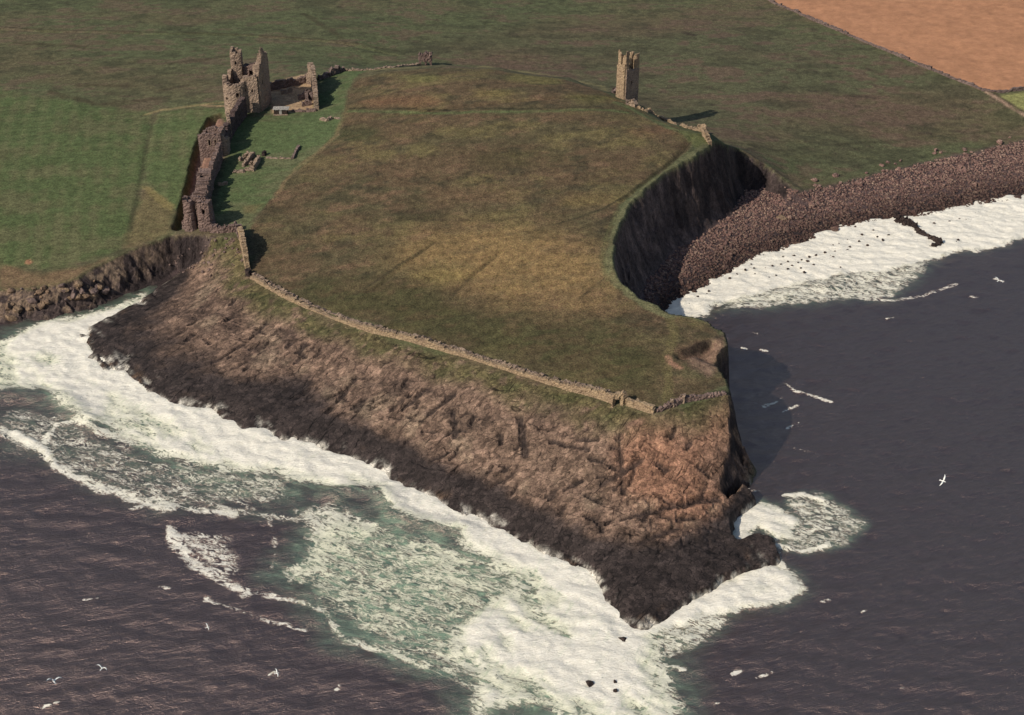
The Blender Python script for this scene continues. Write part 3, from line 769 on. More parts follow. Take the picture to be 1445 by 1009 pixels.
shore, _, _ = seg_dist(WX, WY, sea_pts(WATER + [(960, 850), (1020, 815), (1088, 790)]))
brk = 0.5 * sstep(-0.15, 0.5, fbm(WX * 0.8 + WY * 0.6, (WY * 0.8 - WX * 0.6) * 0.45, 8.0, 5, 690, 0.6))
keep = np.maximum(sstep(13, 4, shore + 3 * fbm(WX, WY, 6, 3, 692)), sstep(335, 350, WY) * sstep(20, 40, WX))
FO *= 1 - brk * (1 - keep) * sstep(0.55, 0.9, FO)
fade = 1.0 / (1 + (np.maximum(0, np.hypot(WX, WY - 350) - 300) / 300) ** 2)
wave = np.zeros(WX.shape)
rw = np.random.default_rng(5)
for k in range(26):
    lam = rw.uniform(3.2, 9.0); ang = math.radians(rw.normal(-74, 24)); ph = rw.uniform(0, 6.28)
    kx, ky = math.cos(ang) * 2 * math.pi / lam, math.sin(ang) * 2 * math.pi / lam
    wave += 0.0105 * lam ** 0.8 * np.sin(WX * kx + WY * ky + ph + 1.2 * fbm(WX, WY, 26, 2, 600 + k))
chop = fbm(WX * 0.55 + WY * 0.15, WY, 2.3, 3, 640)
billow = np.abs(fbm(WX, WY, 5.0, 4, 650)); bill2 = 1 - np.abs(fbm(WX, WY, 2.2, 3, 655)) * 2
WZ = fade * (wave * 0.4 + 0.20 * chop)
WZ = WZ + sstep(0.45, 1.0, FO) * (0.25 + 0.28 * billow + 0.10 * bill2) + 0.25 * sstep(0.2, 0.7, FO) * chop
# breaker faces that stand up in front of the white water
for px, hgt, wd in [([(0, 556), (40, 556), (85, 562), (110, 585), (135, 605)], 1.3, 3.2), ([(470, 696), (535, 694), (556, 722), (600, 742), (652, 752)], 1.1, 3.0), ([(1010, 446), (1100, 418), (1200, 392), (1310, 374)], 0.6, 2.6)]:
    d, _, _ = seg_dist(WX, WY, sea_pts(px))
    WZ += hgt * np.exp(-(d / wd) ** 2)

sm, nt, b = new_mat('sea_water')
at = N(nt, 'ShaderNodeAttribute', attribute_name='Foam')
sep = N(nt, 'ShaderNodeSeparateColor'); nt.links.new(at.outputs['Color'], sep.inputs[0])
D, T = sep.outputs[0], sep.outputs[1]
geo = N(nt, 'ShaderNodeNewGeometry')
mp = N(nt, 'ShaderNodeMapping', vector_type='TEXTURE'); mp.inputs['Rotation'].default_value = (0, 0, math.radians(-24)); mp.inputs['Scale'].default_value = (2.1, 0.85, 2.0)
nt.links.new(geo.outputs['Position'], mp.inputs['Vector'])
nz = N(nt, 'ShaderNodeTexNoise', Scale=0.42, Detail=7.0, Roughness=0.62, Distortion=0.6); nt.links.new(mp.outputs[0], nz.inputs['Vector'])
nf = N(nt, 'ShaderNodeTexNoise', Scale=2.4, Detail=4.0, Roughness=0.7); nt.links.new(mp.outputs[0], nf.inputs['Vector'])
warp = N(nt, 'ShaderNodeVectorMath', operation='MULTIPLY_ADD')
nt.links.new(nz.outputs['Color'], warp.inputs[0]); warp.inputs[1].default_value = (1.6, 1.6, 0); nt.links.new(mp.outputs[0], warp.inputs[2])
vo = N(nt, 'ShaderNodeTexNoise', Scale=0.55, Detail=3.0, Roughness=0.55, Distortion=1.4); nt.links.new(warp.outputs[0], vo.inputs['Vector'])
vo2 = N(nt, 'ShaderNodeTexNoise', Scale=1.5, Detail=3.0, Roughness=0.6, Distortion=0.8); nt.links.new(warp.outputs[0], vo2.inputs['Vector'])
e1 = maprange(nt, mathn(nt, 'ABSOLUTE', mathn(nt, 'SUBTRACT', vo.outputs[0], 0.5)), 0.0, 0.17, 0.0, 1.0)
e2 = maprange(nt, mathn(nt, 'ABSOLUTE', mathn(nt, 'SUBTRACT', vo2.outputs[0], 0.5)), 0.0, 0.18, 0.0, 1.0)
lace = mathn(nt, 'ADD', mathn(nt, 'MULTIPLY', e1, 0.42), mathn(nt, 'MULTIPLY', e2, 0.26))
nn = maprange(nt, nz.outputs[0], 0.3, 0.7, 0.0, 1.0)
lace = mathn(nt, 'ADD', lace, mathn(nt, 'MULTIPLY', maprange(nt, nz.outputs['Color'], 0.35, 0.65, -0.5, 0.5), 0.12))
thr = mathn(nt, 'ADD', mathn(nt, 'ADD', lace, mathn(nt, 'MULTIPLY', nn, 0.34)), mathn(nt, 'MULTIPLY', maprange(nt, nf.outputs[0], 0.3, 0.7, 0, 1), 0.16))
diff = mathn(nt, 'SUBTRACT', mathn(nt, 'MULTIPLY', D, 1.12), thr)
foam = maprange(nt, diff, -0.10, 0.10, 0.0, 1.0)
foam = mathn(nt, 'MULTIPLY', foam, maprange(nt, D, 0.08, 0.3, 0.0, 1.0))
mr = N(nt, 'ShaderNodeMapping', vector_type='TEXTURE'); mr.inputs['Rotation'].default_value = (0, 0, math.radians(20)); mr.inputs['Scale'].default_value = (2.3, 0.85, 2.0)
nt.links.new(geo.outputs['Position'], mr.inputs['Vector'])
rip = N(nt, 'ShaderNodeTexNoise', Scale=0.85, Detail=6.0, Roughness=0.72, Distortion=0.4); nt.links.new(mr.outputs[0], rip.inputs['Vector'])
deep = mixc(nt, maprange(nt, rip.outputs[0], 0.36, 0.64, 0, 1), (0.011, 0.0075, 0.0075), (0.030, 0.0205, 0.020))
aer = mixc(nt, nn, (0.08, 0.24, 0.155), (0.36, 0.52, 0.32))
tealf = mathn(nt, 'MULTIPLY', T, mathn(nt, 'MULTIPLY', maprange(nt, nf.outputs[0], 0.25, 0.65, 0.65, 1.0), maprange(nt, nz.outputs['Color'], 0.40, 0.58, 0.35, 1.0)))
wcol = mixc(nt, mathn(nt, 'MULTIPLY', tealf, maprange(nt, nn, 0, 1, 0.5, 1.0)), deep, aer)
fcol = mixc(nt, maprange(nt, nf.outputs[0], 0.3, 0.7, 0, 1), (0.74, 0.67, 0.54), (0.88, 0.82, 0.69))
ms = N(nt, 'ShaderNodeMapping', vector_type='TEXTURE'); ms.inputs['Rotation'].default_value = (0, 0, math.radians(62)); ms.inputs['Scale'].default_value = (4.0, 0.9, 2.0)
nt.links.new(geo.outputs['Position'], ms.inputs['Vector'])
ns = N(nt, 'ShaderNodeTexNoise', Scale=0.8, Detail=6.0, Roughness=0.68, Distortion=0.5); nt.links.new(ms.outputs[0], ns.inputs['Vector'])
thin = mathn(nt, 'MULTIPLY', maprange(nt, ns.outputs[0], 0.52, 0.70, 0.0, 0.75), maprange(nt, D, 0.97, 0.75, 0.35, 1.0))
fcol = mixc(nt, mathn(nt, 'MULTIPLY', T, maprange(nt, D, 0.55, 0.95, 0.55, 0.0)), fcol, (0.60, 0.60, 0.38))
fcol = mixc(nt, thin, fcol, mixc(nt, T, (0.52, 0.44, 0.32), (0.45, 0.50, 0.33)))
nt.links.new(mixc(nt, foam, wcol, fcol), b.inputs['Base Color'])
nt.links.new(maprange(nt, foam, 0, 1, 0.33, 0.95), b.inputs['Roughness'])
nt.links.new(maprange(nt, foam, 0, 1, 1.0, 0.1), b.inputs['Specular IOR Level'])
b.inputs['Specular Tint'].default_value = (1.0, 0.69, 0.56, 1)
b.inputs['IOR'].default_value = 2.1
bp = N(nt, 'ShaderNodeBump', Strength=0.9, Distance=0.55)
hh = mathn(nt, 'ADD', mathn(nt, 'MULTIPLY', rip.outputs[0], 0.9), mathn(nt, 'ADD', mathn(nt, 'MULTIPLY', nf.outputs[0], 0.25), mathn(nt, 'MULTIPLY', foam, 0.25)))
nt.links.new(hh, bp.inputs['Height']); nt.links.new(bp.outputs[0], b.inputs['Normal'])

sy, sx = WX.shape
WZ_grad = np.stack([-np.gradient(WZ, SX, axis=1), -np.gradient(WZ, SY, axis=0), np.ones_like(WZ)], -1)
WZ_grad /= np.linalg.norm(WZ_grad, axis=-1, keepdims=True)
SV = np.stack([WX, WY, WZ], -1).reshape(-1, 3)
SC = np.stack([FO, TE, np.zeros_like(FO)], -1).reshape(-1, 3)
ii = (np.arange(sy - 1)[:, None] * sx + np.arange(sx - 1)[None]).reshape(-1)
SQ = np.stack([ii, ii + 1, ii + sx + 1, ii + sx], -1)
fo = fc(FO).reshape(-1)
sheet('sea', SV, WZ_grad.reshape(-1, 3), SQ[fo <= 0.55], SC, sm, 'Foam')
so = sheet('surf', SV, WZ_grad.reshape(-1, 3), SQ[fo > 0.55], SC, sm, 'Foam')
so['kind'] = 'stuff'

# ------------------------------------------------------------------ masonry
def stone_material(name, c1, c2, c3, scale=0.9, bump=0.9, wet=False):
    m, nt, b = new_mat(name)
    geo = N(nt, 'ShaderNodeNewGeometry')
    big = N(nt, 'ShaderNodeTexNoise', Scale=0.22, Detail=4.0, Roughness=0.6)
    fine = N(nt, 'ShaderNodeTexNoise', Scale=scale * 2.2, Detail=5.0, Roughness=0.75)
    mp = N(nt, 'ShaderNodeMapping'); mp.inputs['Scale'].default_value = (1, 1, 1.9)
    nt.links.new(geo.outputs['Position'], mp.inputs['Vector'])
    vo = N(nt, 'ShaderNodeTexVoronoi', feature='F1', Scale=scale * 1.3); nt.links.new(mp.outputs[0], vo.inputs['Vector'])
    ve = N(nt, 'ShaderNodeTexVoronoi', feature='DISTANCE_TO_EDGE', Scale=scale * 1.3); nt.links.new(mp.outputs[0], ve.inputs['Vector'])
    nt.links.new(geo.outputs['Position'], big.inputs['Vector']); nt.links.new(geo.outputs['Position'], fine.inputs['Vector'])
    sp = N(nt, 'ShaderNodeSeparateColor'); nt.links.new(vo.outputs['Color'], sp.inputs[0])
    col = mixc(nt, maprange(nt, big.outputs[0], 0.35, 0.65, 0, 1), c1, c2)
    col = mixc(nt, maprange(nt, sp.outputs[0], 0.55, 1.0, 0, 0.7), col, c3)
    k = mathn(nt, 'MULTIPLY', maprange(nt, fine.outputs[0], 0.3, 0.7, 0.62, 1.35), maprange(nt, ve.outputs['Distance'], 0.0, 0.08, 0.55, 1.0))
    col = mixc(nt, 1.0, col, k, 'MULTIPLY')
    nt.links.new(col, b.inputs['Base Color'])
    if wet:                                               # stones are dark and wet low on the beach
        sz_ = N(nt, 'ShaderNodeSeparateXYZ'); nt.links.new(geo.outputs['Position'], sz_.inputs[0])
        wf = maprange(nt, mathn(nt, 'ADD', sz_.outputs[2], mathn(nt, 'MULTIPLY', big.outputs[0], 1.6)), 1.6, 3.8, 0.42, 1.0)
        col = mixc(nt, 1.0, col, wf, 'MULTIPLY')
        nt.links.new(col, b.inputs['Base Color'])
    b.inputs['Roughness'].default_value = 0.92; b.inputs['Specular IOR Level'].default_value = 0.15
    bp = N(nt, 'ShaderNodeBump', Strength=bump, Distance=0.35)
    h = mathn(nt, 'ADD', fine.outputs[0], mathn(nt, 'MULTIPLY', ve.outputs['Distance'], 1.0))
    nt.links.new(h, bp.inputs['Height']); nt.links.new(bp.outputs[0], b.inputs['Normal'])
    return m


ST = {
    'tan': stone_material('weathered_sandstone', (0.36, 0.258, 0.180), (0.275, 0.195, 0.143), (0.19, 0.135, 0.105)),
    'gold': stone_material('golden_sandstone', (0.40, 0.285, 0.170), (0.32, 0.222, 0.140), (0.22, 0.15, 0.10), 1.0),
    'shade_rubble': stone_material('shade_darkened_rubble', (0.125, 0.085, 0.075), (0.09, 0.062, 0.056), (0.05, 0.035, 0.032)),  # rubble masonry darkened so its colour carries the shade
    'pink': stone_material('reddish_rubble_masonry', (0.235, 0.158, 0.128), (0.185, 0.125, 0.104), (0.12, 0.082, 0.07)),
    'grey': stone_material('grey_rubble_masonry', (0.22, 0.155, 0.13), (0.15, 0.105, 0.09), (0.09, 0.062, 0.055)),
    'dark': stone_material('dark_dolerite', (0.040, 0.029, 0.026), (0.065, 0.044, 0.036), (0.028, 0.02, 0.018)),
    'wet': stone_material('wet_boulder_stone', (0.045, 0.030, 0.026), (0.085, 0.052, 0.040), (0.03, 0.02, 0.018)),
    'block': stone_material('pale_cliff_blocks', (0.27, 0.185, 0.115), (0.20, 0.13, 0.085), (0.13, 0.085, 0.06)),
    'shingle': stone_material('mixed_beach_boulders', (0.27, 0.155, 0.125), (0.14, 0.080, 0.068), (0.44, 0.31, 0.22), 1.2, wet=True),
    'pale': stone_material('pale_boarding', (0.46, 0.42, 0.36), (0.38, 0.34, 0.29), (0.30, 0.27, 0.24)),
    'wood': stone_material('dark_boarding', (0.06, 0.04, 0.03), (0.045, 0.03, 0.025), (0.04, 0.028, 0.022)),
}


def add_mesh(name, verts, faces, mat, parent=None, smooth=False):
    me = bpy.data.meshes.new(name)
    me.from_pydata([tuple(map(float, v)) for v in verts], [], [tuple(map(int, f)) for f in faces])
    me.update()
    if smooth:
        me.polygons.foreach_set('use_smooth', [True] * len(me.polygons))
    me.materials.append(mat)
    o = bpy.data.objects.new(name, me); COL.objects.link(o)
    if parent is not None:
        o.parent = parent
        o.matrix_parent_inverse = parent.matrix_world.inverted() if False else o.matrix_parent_inverse
        o.location = (-parent.location[0], -parent.location[1], -parent.location[2])
    return o


def tag(o, label, cat, group=None):
    o['label'] = label; o['category'] = cat
    if group:
        o['group'] = group
    return o


def thing(name, label, cat, loc, group=None):
    o = bpy.data.objects.new(name, None); COL.objects.link(o)
    o.location = tuple(map(float, loc)); o.empty_display_size = 1
    return tag(o, label, cat, group)


class Wall:
    """a ruined wall of small masonry cells that follows the ground; the top is broken stone by stone"""

    def __init__(self, pts, hs, thick, cell=0.5, closed=False, holes=(), jag=0.5, seed=1, base=None, sink=0.5, rough=0.10, batter=0.0, crumble=0.0):
        P = [np.asarray(p[:2], float) for p in pts]
        if closed:
            P = P + [P[0]]; hs = list(hs) + [hs[0]]
        seg = [np.linalg.norm(P[i + 1] - P[i]) for i in range(len(P) - 1)]
        self.L = L = sum(seg); n = max(2, int(round(L / cell)))
        cum = np.concatenate([[0], np.cumsum(seg)])
        S = np.linspace(0, L, n + 1)
        PX = np.interp(S, cum, [p[0] for p in P]); PY = np.interp(S, cum, [p[1] for p in P]); H = np.interp(S, cum, hs)
        tx = np.gradient(PX); ty = np.gradient(PY)
        if closed:
            tx[0] = tx[-1] = PX[1] - PX[-2]; ty[0] = ty[-1] = PY[1] - PY[-2]
        ln = np.hypot(tx, ty) + 1e-9; nxn, nyn = ty / ln, -tx / ln          # right-hand side
        self.S, self.PX, self.PY, self.NX, self.NY, self.thick = S, PX, PY, nxn, nyn, thick
        G = height(PX, PY) if base is None else np.full(n + 1, float(base))
        self.G = G
        jn = jag * (fbm(S, S * 0 + seed * 3.7, 1.6, 3, seed) + 0.6 * fbm(S, S * 0 + seed, 5.0, 2, seed + 4))
        top = G + np.maximum(H + jn * np.clip(H, 0.3, 3) / 1.5, 0.15)
        z0 = min(height(PX + nxn * thick / 2, PY + nyn * thick / 2).min(), height(PX - nxn * thick / 2, PY - nyn * thick / 2).min(), G.min()) - sink
        K = int(math.ceil((top.max() - z0) / cell)) + 1
        gm = (G[1:] + G[:-1]) / 2; tm = (top[1:] + top[:-1]) / 2; sm_ = (S[1:] + S[:-1]) / 2
        zm = z0 + (np.arange(K) + 0.5) * cell
        low = np.minimum(height(PX + nxn * thick / 2, PY + nyn * thick / 2), height(PX - nxn * thick / 2, PY - nyn * thick / 2))
        lm = np.minimum(low[1:], low[:-1]) - sink
        E = (zm[None, :] < tm[:, None]) & (zm[None, :] > lm[:, None] - cell)
        for a, b2, h0, h1 in holes:
            E &= ~(((sm_ > a) & (sm_ < b2))[:, None] & ((zm[None, :] - gm[:, None] > h0) & (zm[None, :] - gm[:, None] < h1)))
        vid = {}; verts = []; faces = []

        def v(i, k, side):
            if closed and i == n:
                i = 0
            key = (i, k, side)
            if key not in vid:
                z = z0 + k * cell
                t = thick / 2 + batter * max(0, 1 - (z - G[i]) / max(H[i], 1)) * thick
                if crumble:
                    t *= 1 - crumble * max(0.0, (z - G[i]) / max(H[i], 1))
                x = PX[i] + side * nxn[i] * t; y = PY[i] + side * nyn[i] * t
                r = np.random.default_rng(abs(hash((i, k, side, seed))) % (2 ** 31))
                j = r.normal(0, rough, 3)
                verts.append((x + j[0], y + j[1], z + j[2] * 1.4)); vid[key] = len(verts) - 1
            return vid[key]

        def ex(i, k):
            if closed:
                i %= n
            return 0 <= i < n and 0 <= k < K and E[i, k]
        for i in range(n):
            for k in range(K):
                if not E[i, k]:
                    continue
                faces.append((v(i, k, 1), v(i + 1, k, 1), v(i + 1, k + 1, 1), v(i, k + 1, 1)))
                faces.append((v(i + 1, k, -1), v(i, k, -1), v(i, k + 1, -1), v(i + 1, k + 1, -1)))
                if not ex(i, k + 1):
                    faces.append((v(i, k + 1, 1), v(i + 1, k + 1, 1), v(i + 1, k + 1, -1), v(i, k + 1, -1)))
                if not ex(i, k - 1):
                    faces.append((v(i, k, -1), v(i + 1, k, -1), v(i + 1, k, 1), v(i, k, 1)))
                if not ex(i - 1, k):
                    faces.append((v(i, k, -1), v(i, k, 1), v(i, k + 1, 1), v(i, k + 1, -1)))
                if not ex(i + 1, k):
                    faces.append((v(i + 1, k, 1), v(i + 1, k, -1), v(i + 1, k + 1, -1), v(i + 1, k + 1, 1)))
        self.verts, self.faces = verts, faces

    def build(self, name, mat, parent=None):
        return add_mesh(name, self.verts, self.faces, mat, parent)

    def surround(self, name, hole, mat, parent, side=1, w=0.22, out=0.12):
        """dressed stones round an opening: two jambs, a lintel and a sill"""
        a, b2, h0, h1 = hole
        vs, fs = [], []
        for s0, s1, k0, k1 in ((a - w, a, h0 - w, h1 + w), (b2, b2 + w, h0 - w, h1 + w), (a, b2, h1, h1 + w), (a, b2, h0 - w, h0)):
            bidx = len(vs)
            for hh in (k0, k1):
                for s_ in (s0, s1):
                    for o_ in (self.thick / 2 - 0.3, self.thick / 2 + out):
                        x = np.interp(s_, self.S, self.PX); y = np.interp(s_, self.S, self.PY)
                        nx_ = np.interp(s_, self.S, self.NX); ny_ = np.interp(s_, self.S, self.NY); g = np.interp(s_, self.S, self.G)
                        vs.append((x + side * nx_ * o_, y + side * ny_ * o_, g + hh))
            for f in ((0, 1, 3, 2), (4, 6, 7, 5), (0, 4, 5, 1), (2, 3, 7, 6), (0, 2, 6, 4), (1, 5, 7, 3)):
                fs.append(tuple(bidx + q for q in f))
        return add_mesh(name, vs, fs, mat, parent)


def off(o, dx, dy):
    return np.array([o[0] + dx, o[1] + dy])


def wpx(px, hs, thick, **kw):
    return Wall([hit(u, v)[:2] for u, v in px], hs, thick, **kw)


# ---- gatehouse keep
g0 = hit(341, 161)
gh = thing('gatehouse', 'tall roofless gatehouse keep with drum tower and broken turrets above the green ward', 'castle gatehouse', g0)
c = off(g0, -1.7, 3.4)
arc = [(c[0] + 3.7 * math.cos(a), c[1] + 3.7 * math.sin(a)) for a in np.radians(np.linspace(200, 410, 15) - 40)]
arc = arc[::1]
dh = [12.2, 12.6, 11.6, 10.6, 10.5, 10.4, 10.4, 10.5, 10.6, 10.8, 11.2, 12.0, 12.6, 13.0, 13.0]
holes = [(1.6, 2.5, 7.0, 9.6), (4.2, 5.0, 5.2, 6.2), (7.6, 8.5, 6.6, 8.0), (10.2, 11.0, 7.6, 9.4)]
wd = Wall(arc, dh, 1.6, cell=0.45, holes=holes, jag=0.5, seed=3, rough=0.08, batter=0.12, base=g0[2])
dt = wd.build('drum_tower', ST['tan'], gh)
for h in holes:
    s = wd.surround('window', h, ST['tan'], gh, 1)
fl = Wall([off(g0, 1.4, 2.0), off(g0, 6.4, 1.6)], [12.8, 13.4], 1.5, cell=0.45, holes=[(2.6, 3.4, 7.5, 9.0)], jag=0.5, seed=4, rough=0.08, base=g0[2])
fl.build('flank_wall', ST['tan'], gh)
fl.surround('window', (2.6, 3.4, 7.5, 9.0), ST['tan'], gh, 1)
nw = Wall([off(g0, 6.2, 1.6), off(g0, 6.9, 4.2), off(g0, 7.6, 7.2), off(g0, 8.0, 12.5)], [14.0, 18.0, 20.5, 17.5], 1.6, cell=0.45, jag=0.7, seed=5, rough=0.08, holes=[(2.4, 3.1, 9.5, 11.0)], base=g0[2])
nw.build('north_wall', ST['tan'], gh)
st = Wall([off(g0, 6.8, 5.2), off(g0, 7.9, 5.0), off(g0, 8.1, 6.6), off(g0, 7.0, 6.8)], [18.5, 22.4, 21.4, 18.6], 0.7, cell=0.45, closed=True, jag=0.5, seed=6, rough=0.07, base=g0[2])
st.build('stair_turret', ST['tan'], gh)
rw_ = Wall([off(g0, 8.0, 12.6), off(g0, 4.5, 13.2), off(g0, -0.6, 13.4)], [13.5, 14.2, 13.0], 1.4, cell=0.45, jag=0.6, seed=7, rough=0.08, holes=[(1.6, 3.2, 8.4, 11.4), (4.6, 6.2, 8.6, 11.6)], base=g0[2])
rw_.build('rear_wall', ST['pink'], gh)
Wall([off(g0, 7.6, 14.4), off(g0, -0.4, 15.0)], [13.0, 12.6], 1.0, cell=0.5, jag=0.5, seed=71, rough=0.08, base=g0[2]).build('rear_wall', ST['shade_rubble'], gh)  # backing wall whose dark colour stands in for shade behind the openings
Wall([off(g0, -0.6, 8.0), off(g0, 3.0, 7.6), off(g0, 6.6, 7.4)], [8.5, 7.6, 9.5], 1.1, cell=0.45, jag=0.8, seed=72, rough=0.08, holes=[(3.4, 4.6, 4.0, 7.6)], base=g0[2]).build('cross_wall', ST['pink'], gh)
Wall([off(g0, 5.0, 4.6), off(g0, 6.0, 5.6), off(g0, 6.9, 6.6)], [14.4, 16.8, 19.4], 1.6, cell=0.45, jag=0.9, seed=73, rough=0.09, base=g0[2]).build('stair_wall', ST['tan'], gh)
tt = Wall([off(g0, -4.0, 11.6), off(g0, -1.0, 11.6), off(g0, -1.0, 14.8), off(g0, -4.0, 14.8)], [18.6, 18.2, 18.8, 20.0], 0.9, cell=0.45, closed=True, jag=0.35, seed=8, rough=0.07, holes=[(1.1, 1.9, 14.0, 15.4)], base=g0[2])
tt.build('corner_turret', ST['tan'], gh)
tt.surround('window', (1.1, 1.9, 14.0, 15.4), ST['tan'], gh, 1)
lw_ = Wall([off(g0, -4.6, 12.0), off(g0, -5.2, 8.0), off(g0, -5.2, 4.4)], [13.0, 10.5, 12.6], 1.4, cell=0.45, jag=0.6, seed=9, rough=0.08, base=g0[2])
lw_.build('south_wall', ST['tan'], gh)

# ---- walled yard beside the gatehouse
tag(wpx([(380, 128), (408, 122), (436, 116)], [2.8, 2.6, 3.0], 1.2, jag=0.4, seed=20).build('yard_wall', ST['pink']), 'shaded wall along the back of the sandy yard beside the gatehouse', 'wall')
ye = thing('yard_wall', 'tall ragged end wall of the sandy yard, bright on its left and dark on its right', 'wall', hit(444, 140))
wpx([(438, 112), (443, 124), (446, 140), (447, 156)], [6.6, 8.5, 7.0, 3.6], 1.5, jag=1.2, seed=21, holes=[(6.0, 7.2, 2.0, 4.4)]).build('wall_face', ST['tan'], ye)
wpx([(434, 118), (440, 119)], [4.2, 6.2], 1.2, jag=0.8, seed=22).build('buttress', ST['tan'], ye)
yk = thing('ruined_oven', 'heap of ruined kitchen masonry in the sandy yard, against its tall end wall', 'ruin', hit(432, 148))
for px, hs in [([(421, 141), (434, 138), (443, 141)], [1.6, 2.6, 2.4]), ([(426, 150), (440, 148)], [1.6, 2.0]), ([(433, 139), (434, 149)], [2.4, 1.6])]:
    wpx(px, hs, 1.0, cell=0.4, jag=0.7, seed=int(px[0][0])).build('masonry', ST['grey'], yk)
tag(wpx([(412, 157), (428, 158), (446, 157)], [0.7, 0.6, 1.1], 0.9, jag=0.4, seed=25).build('low_wall', ST['pink']), 'low kerb of stone closing the front of the sandy yard', 'wall')
tag(wpx([(396, 133), (412, 130)], [1.5, 1.5], 0.9, jag=0.3, seed=26).build('low_wall', ST['tan']), 'short pale stub wall standing in the middle of the sandy yard', 'wall')
# ---- small hut
hp = hit(396, 163)
ht = thing('hut', 'small flat pale roofed hut at the foot of the gatehouse', 'hut', hp)
def box(name, x0, x1, y0, y1, z0, z1, mat, parent, ref):
    vs = [(ref[0] + x, ref[1] + y, ref[2] + z) for z in (z0, z1) for y in (y0, y1) for x in (x0, x1)]
    return add_mesh(name, vs, [(0, 2, 3, 1), (4, 5, 7, 6), (0, 1, 5, 4), (2, 6, 7, 3), (0, 4, 6, 2), (1, 3, 7, 5)], mat, parent)
box('walls', -2.3, 2.3, 0.2, 2.6, -0.5, 2.0, ST['wood'], ht, hp)
box('roof', -2.7, 2.9, -0.1, 3.0, 2.0, 2.22, ST['pale'], ht, hp)
dr = box('door', -0.45, 0.45, 0.14, 0.2, 0.0, 1.8, ST['pale'], ht, hp)
box('plinth', -2.6, 2.6, -0.25, 0.14, -0.5, 0.35, ST['tan'], ht, hp)

# ---- south curtain
s1 = thing('curtain_wall', 'upper south curtain wall running down from the gatehouse to the square tower', 'curtain wall', hit(325, 190))
wpx([(346, 163), (337, 174), (328, 187), (322, 199), (318, 213)], [7.0, 6.2, 5.6, 5.6, 5.4], 1.8, jag=0.5, seed=30).build('wall_face', ST['shade_rubble'], s1)  # shade of the inner face is put into this darker masonry
wpx([(324, 187), (326, 196)], [6.6, 6.8], 1.0, jag=0.6, seed=31).build('parapet', ST['tan'], s1)
tw = thing('square_tower', 'hollow square tower standing halfway along the south curtain wall', 'tower', hit(299, 221))
q = hit(299, 222)[:2]
sq = [off(q, -3.4, 0), off(q, 3.3, 0.2), off(q, 3.5, 6.2), off(q, -2.6, 6.4)]
hs_ = [(2.9, 3.6, 4.2, 6.2), (4.9, 5.6, 4.0, 6.2)]
twb = Wall(sq, [7.6, 8.0, 8.6, 7.4], 1.1, cell=0.42, closed=True, jag=0.5, seed=32, holes=hs_, base=float(height(q[0], q[1] + 3)), sink=3.0, rough=0.07)
twb.build('tower_wall', ST['pink'], tw)
for h in hs_:
    twb.surround('window', h, ST['tan'], tw, 1)
Wall([off(q, 3.5, 1.0), off(q, 5.0, 1.6), off(q, 5.0, 5.0)], [7.4, 6.0, 5.0], 1.0, jag=0.6, seed=33, base=float(height(q[0] + 3, q[1] + 3))).build('stair_wall', ST['tan'], tw)
s2 = thing('curtain_wall', 'middle south curtain wall with a thin sunlit crest below the square tower', 'curtain wall', hit(303, 248))
wpx([(312, 226), (307, 240), (301, 252), (297, 264)], [6.4, 5.8, 5.4, 5.2], 1.4, jag=0.4, seed=34).build('wall_face', ST['pink'], s2)
s3 = thing('curtain_wall', 'thick broken lower south curtain wall leading to the twin pronged gate tower', 'curtain wall', hit(288, 285))
wpx([(294, 263), (290, 276), (287, 290), (284, 306)], [6.4, 5.8, 5.4, 5.8], 3.8, jag=0.9, seed=35, rough=0.18).build('wall_core', ST['pink'], s3)
wpx([(286, 262), (282, 276)], [6.0, 5.0], 1.0, jag=1.0, seed=36, rough=0.15).build('outer_face', ST['pink'], s3)
# low pale stub across the lawn
tag(wpx([(308, 262), (321, 260)], [1.0, 0.9], 0.9, jag=0.2, seed=37).build('low_wall', ST['tan']), 'low pale cross wall on the lawn beside the lower south curtain', 'wall')

# ---- twin-pronged gate tower
eg = thing('gate_tower', 'ruined gate tower with two tall prongs at the head of the cove', 'gate tower', hit(281, 322))
qe = hit(281, 323)[:2]; be = float(height(qe[0], qe[1]))
def rect(cx, cy, w2, d2):
    return [off(qe, cx - w2, cy - d2), off(qe, cx + w2, cy - d2), off(qe, cx + w2, cy + d2), off(qe, cx - w2, cy + d2)]
Wall(rect(-2.6, 1.5, 0.75, 1.6), [9.8, 9.2, 8.4, 9.0], 1.1, cell=0.42, closed=True, jag=0.7, seed=40, base=be, batter=0.5, sink=2).build('prong', ST['pink'], eg)
Wall(rect(2.3, 1.2, 1.3, 1.8), [9.4, 9.8, 8.0, 8.2], 1.2, cell=0.42, closed=True, jag=0.7, seed=41, base=be, batter=0.4, sink=2, holes=[(0.9, 1.5, 5.5, 7.0)]).build('prong', ST['pink'], eg)
Wall([off(qe, -2.2, 3.2), off(qe, 2.4, 3.0)], [9.4, 9.4], 0.9, cell=0.42, jag=0.4, seed=42, base=be, holes=[(0.8, 3.8, -1, 7.6)]).build('arch', ST['pink'], eg)
Wall([off(qe, -5.0, 1.4), off(qe, -3.4, 0.8)], [2.4, 4.4], 1.6, cell=0.45, jag=0.8, seed=43, base=be, sink=2).build('footing', ST['pink'], eg)
tag(wpx([(297, 327), (315, 328), (336, 326)], [2.6, 2.2, 2.6], 1.4, jag=0.4, seed=44).build('curtain_wall', ST['pink']), 'low reddish curtain wall from the gate tower to the corner above the cove', 'curtain wall')
cw = thing('corner_wall', 'leaning fragment of wall with one bright face where the east wall begins', 'wall', hit(345, 360))
wpx([(337, 329), (340, 336)], [3.4, 3.8], 1.7, jag=0.5, seed=45).build('corner_stub', ST['grey'], cw)
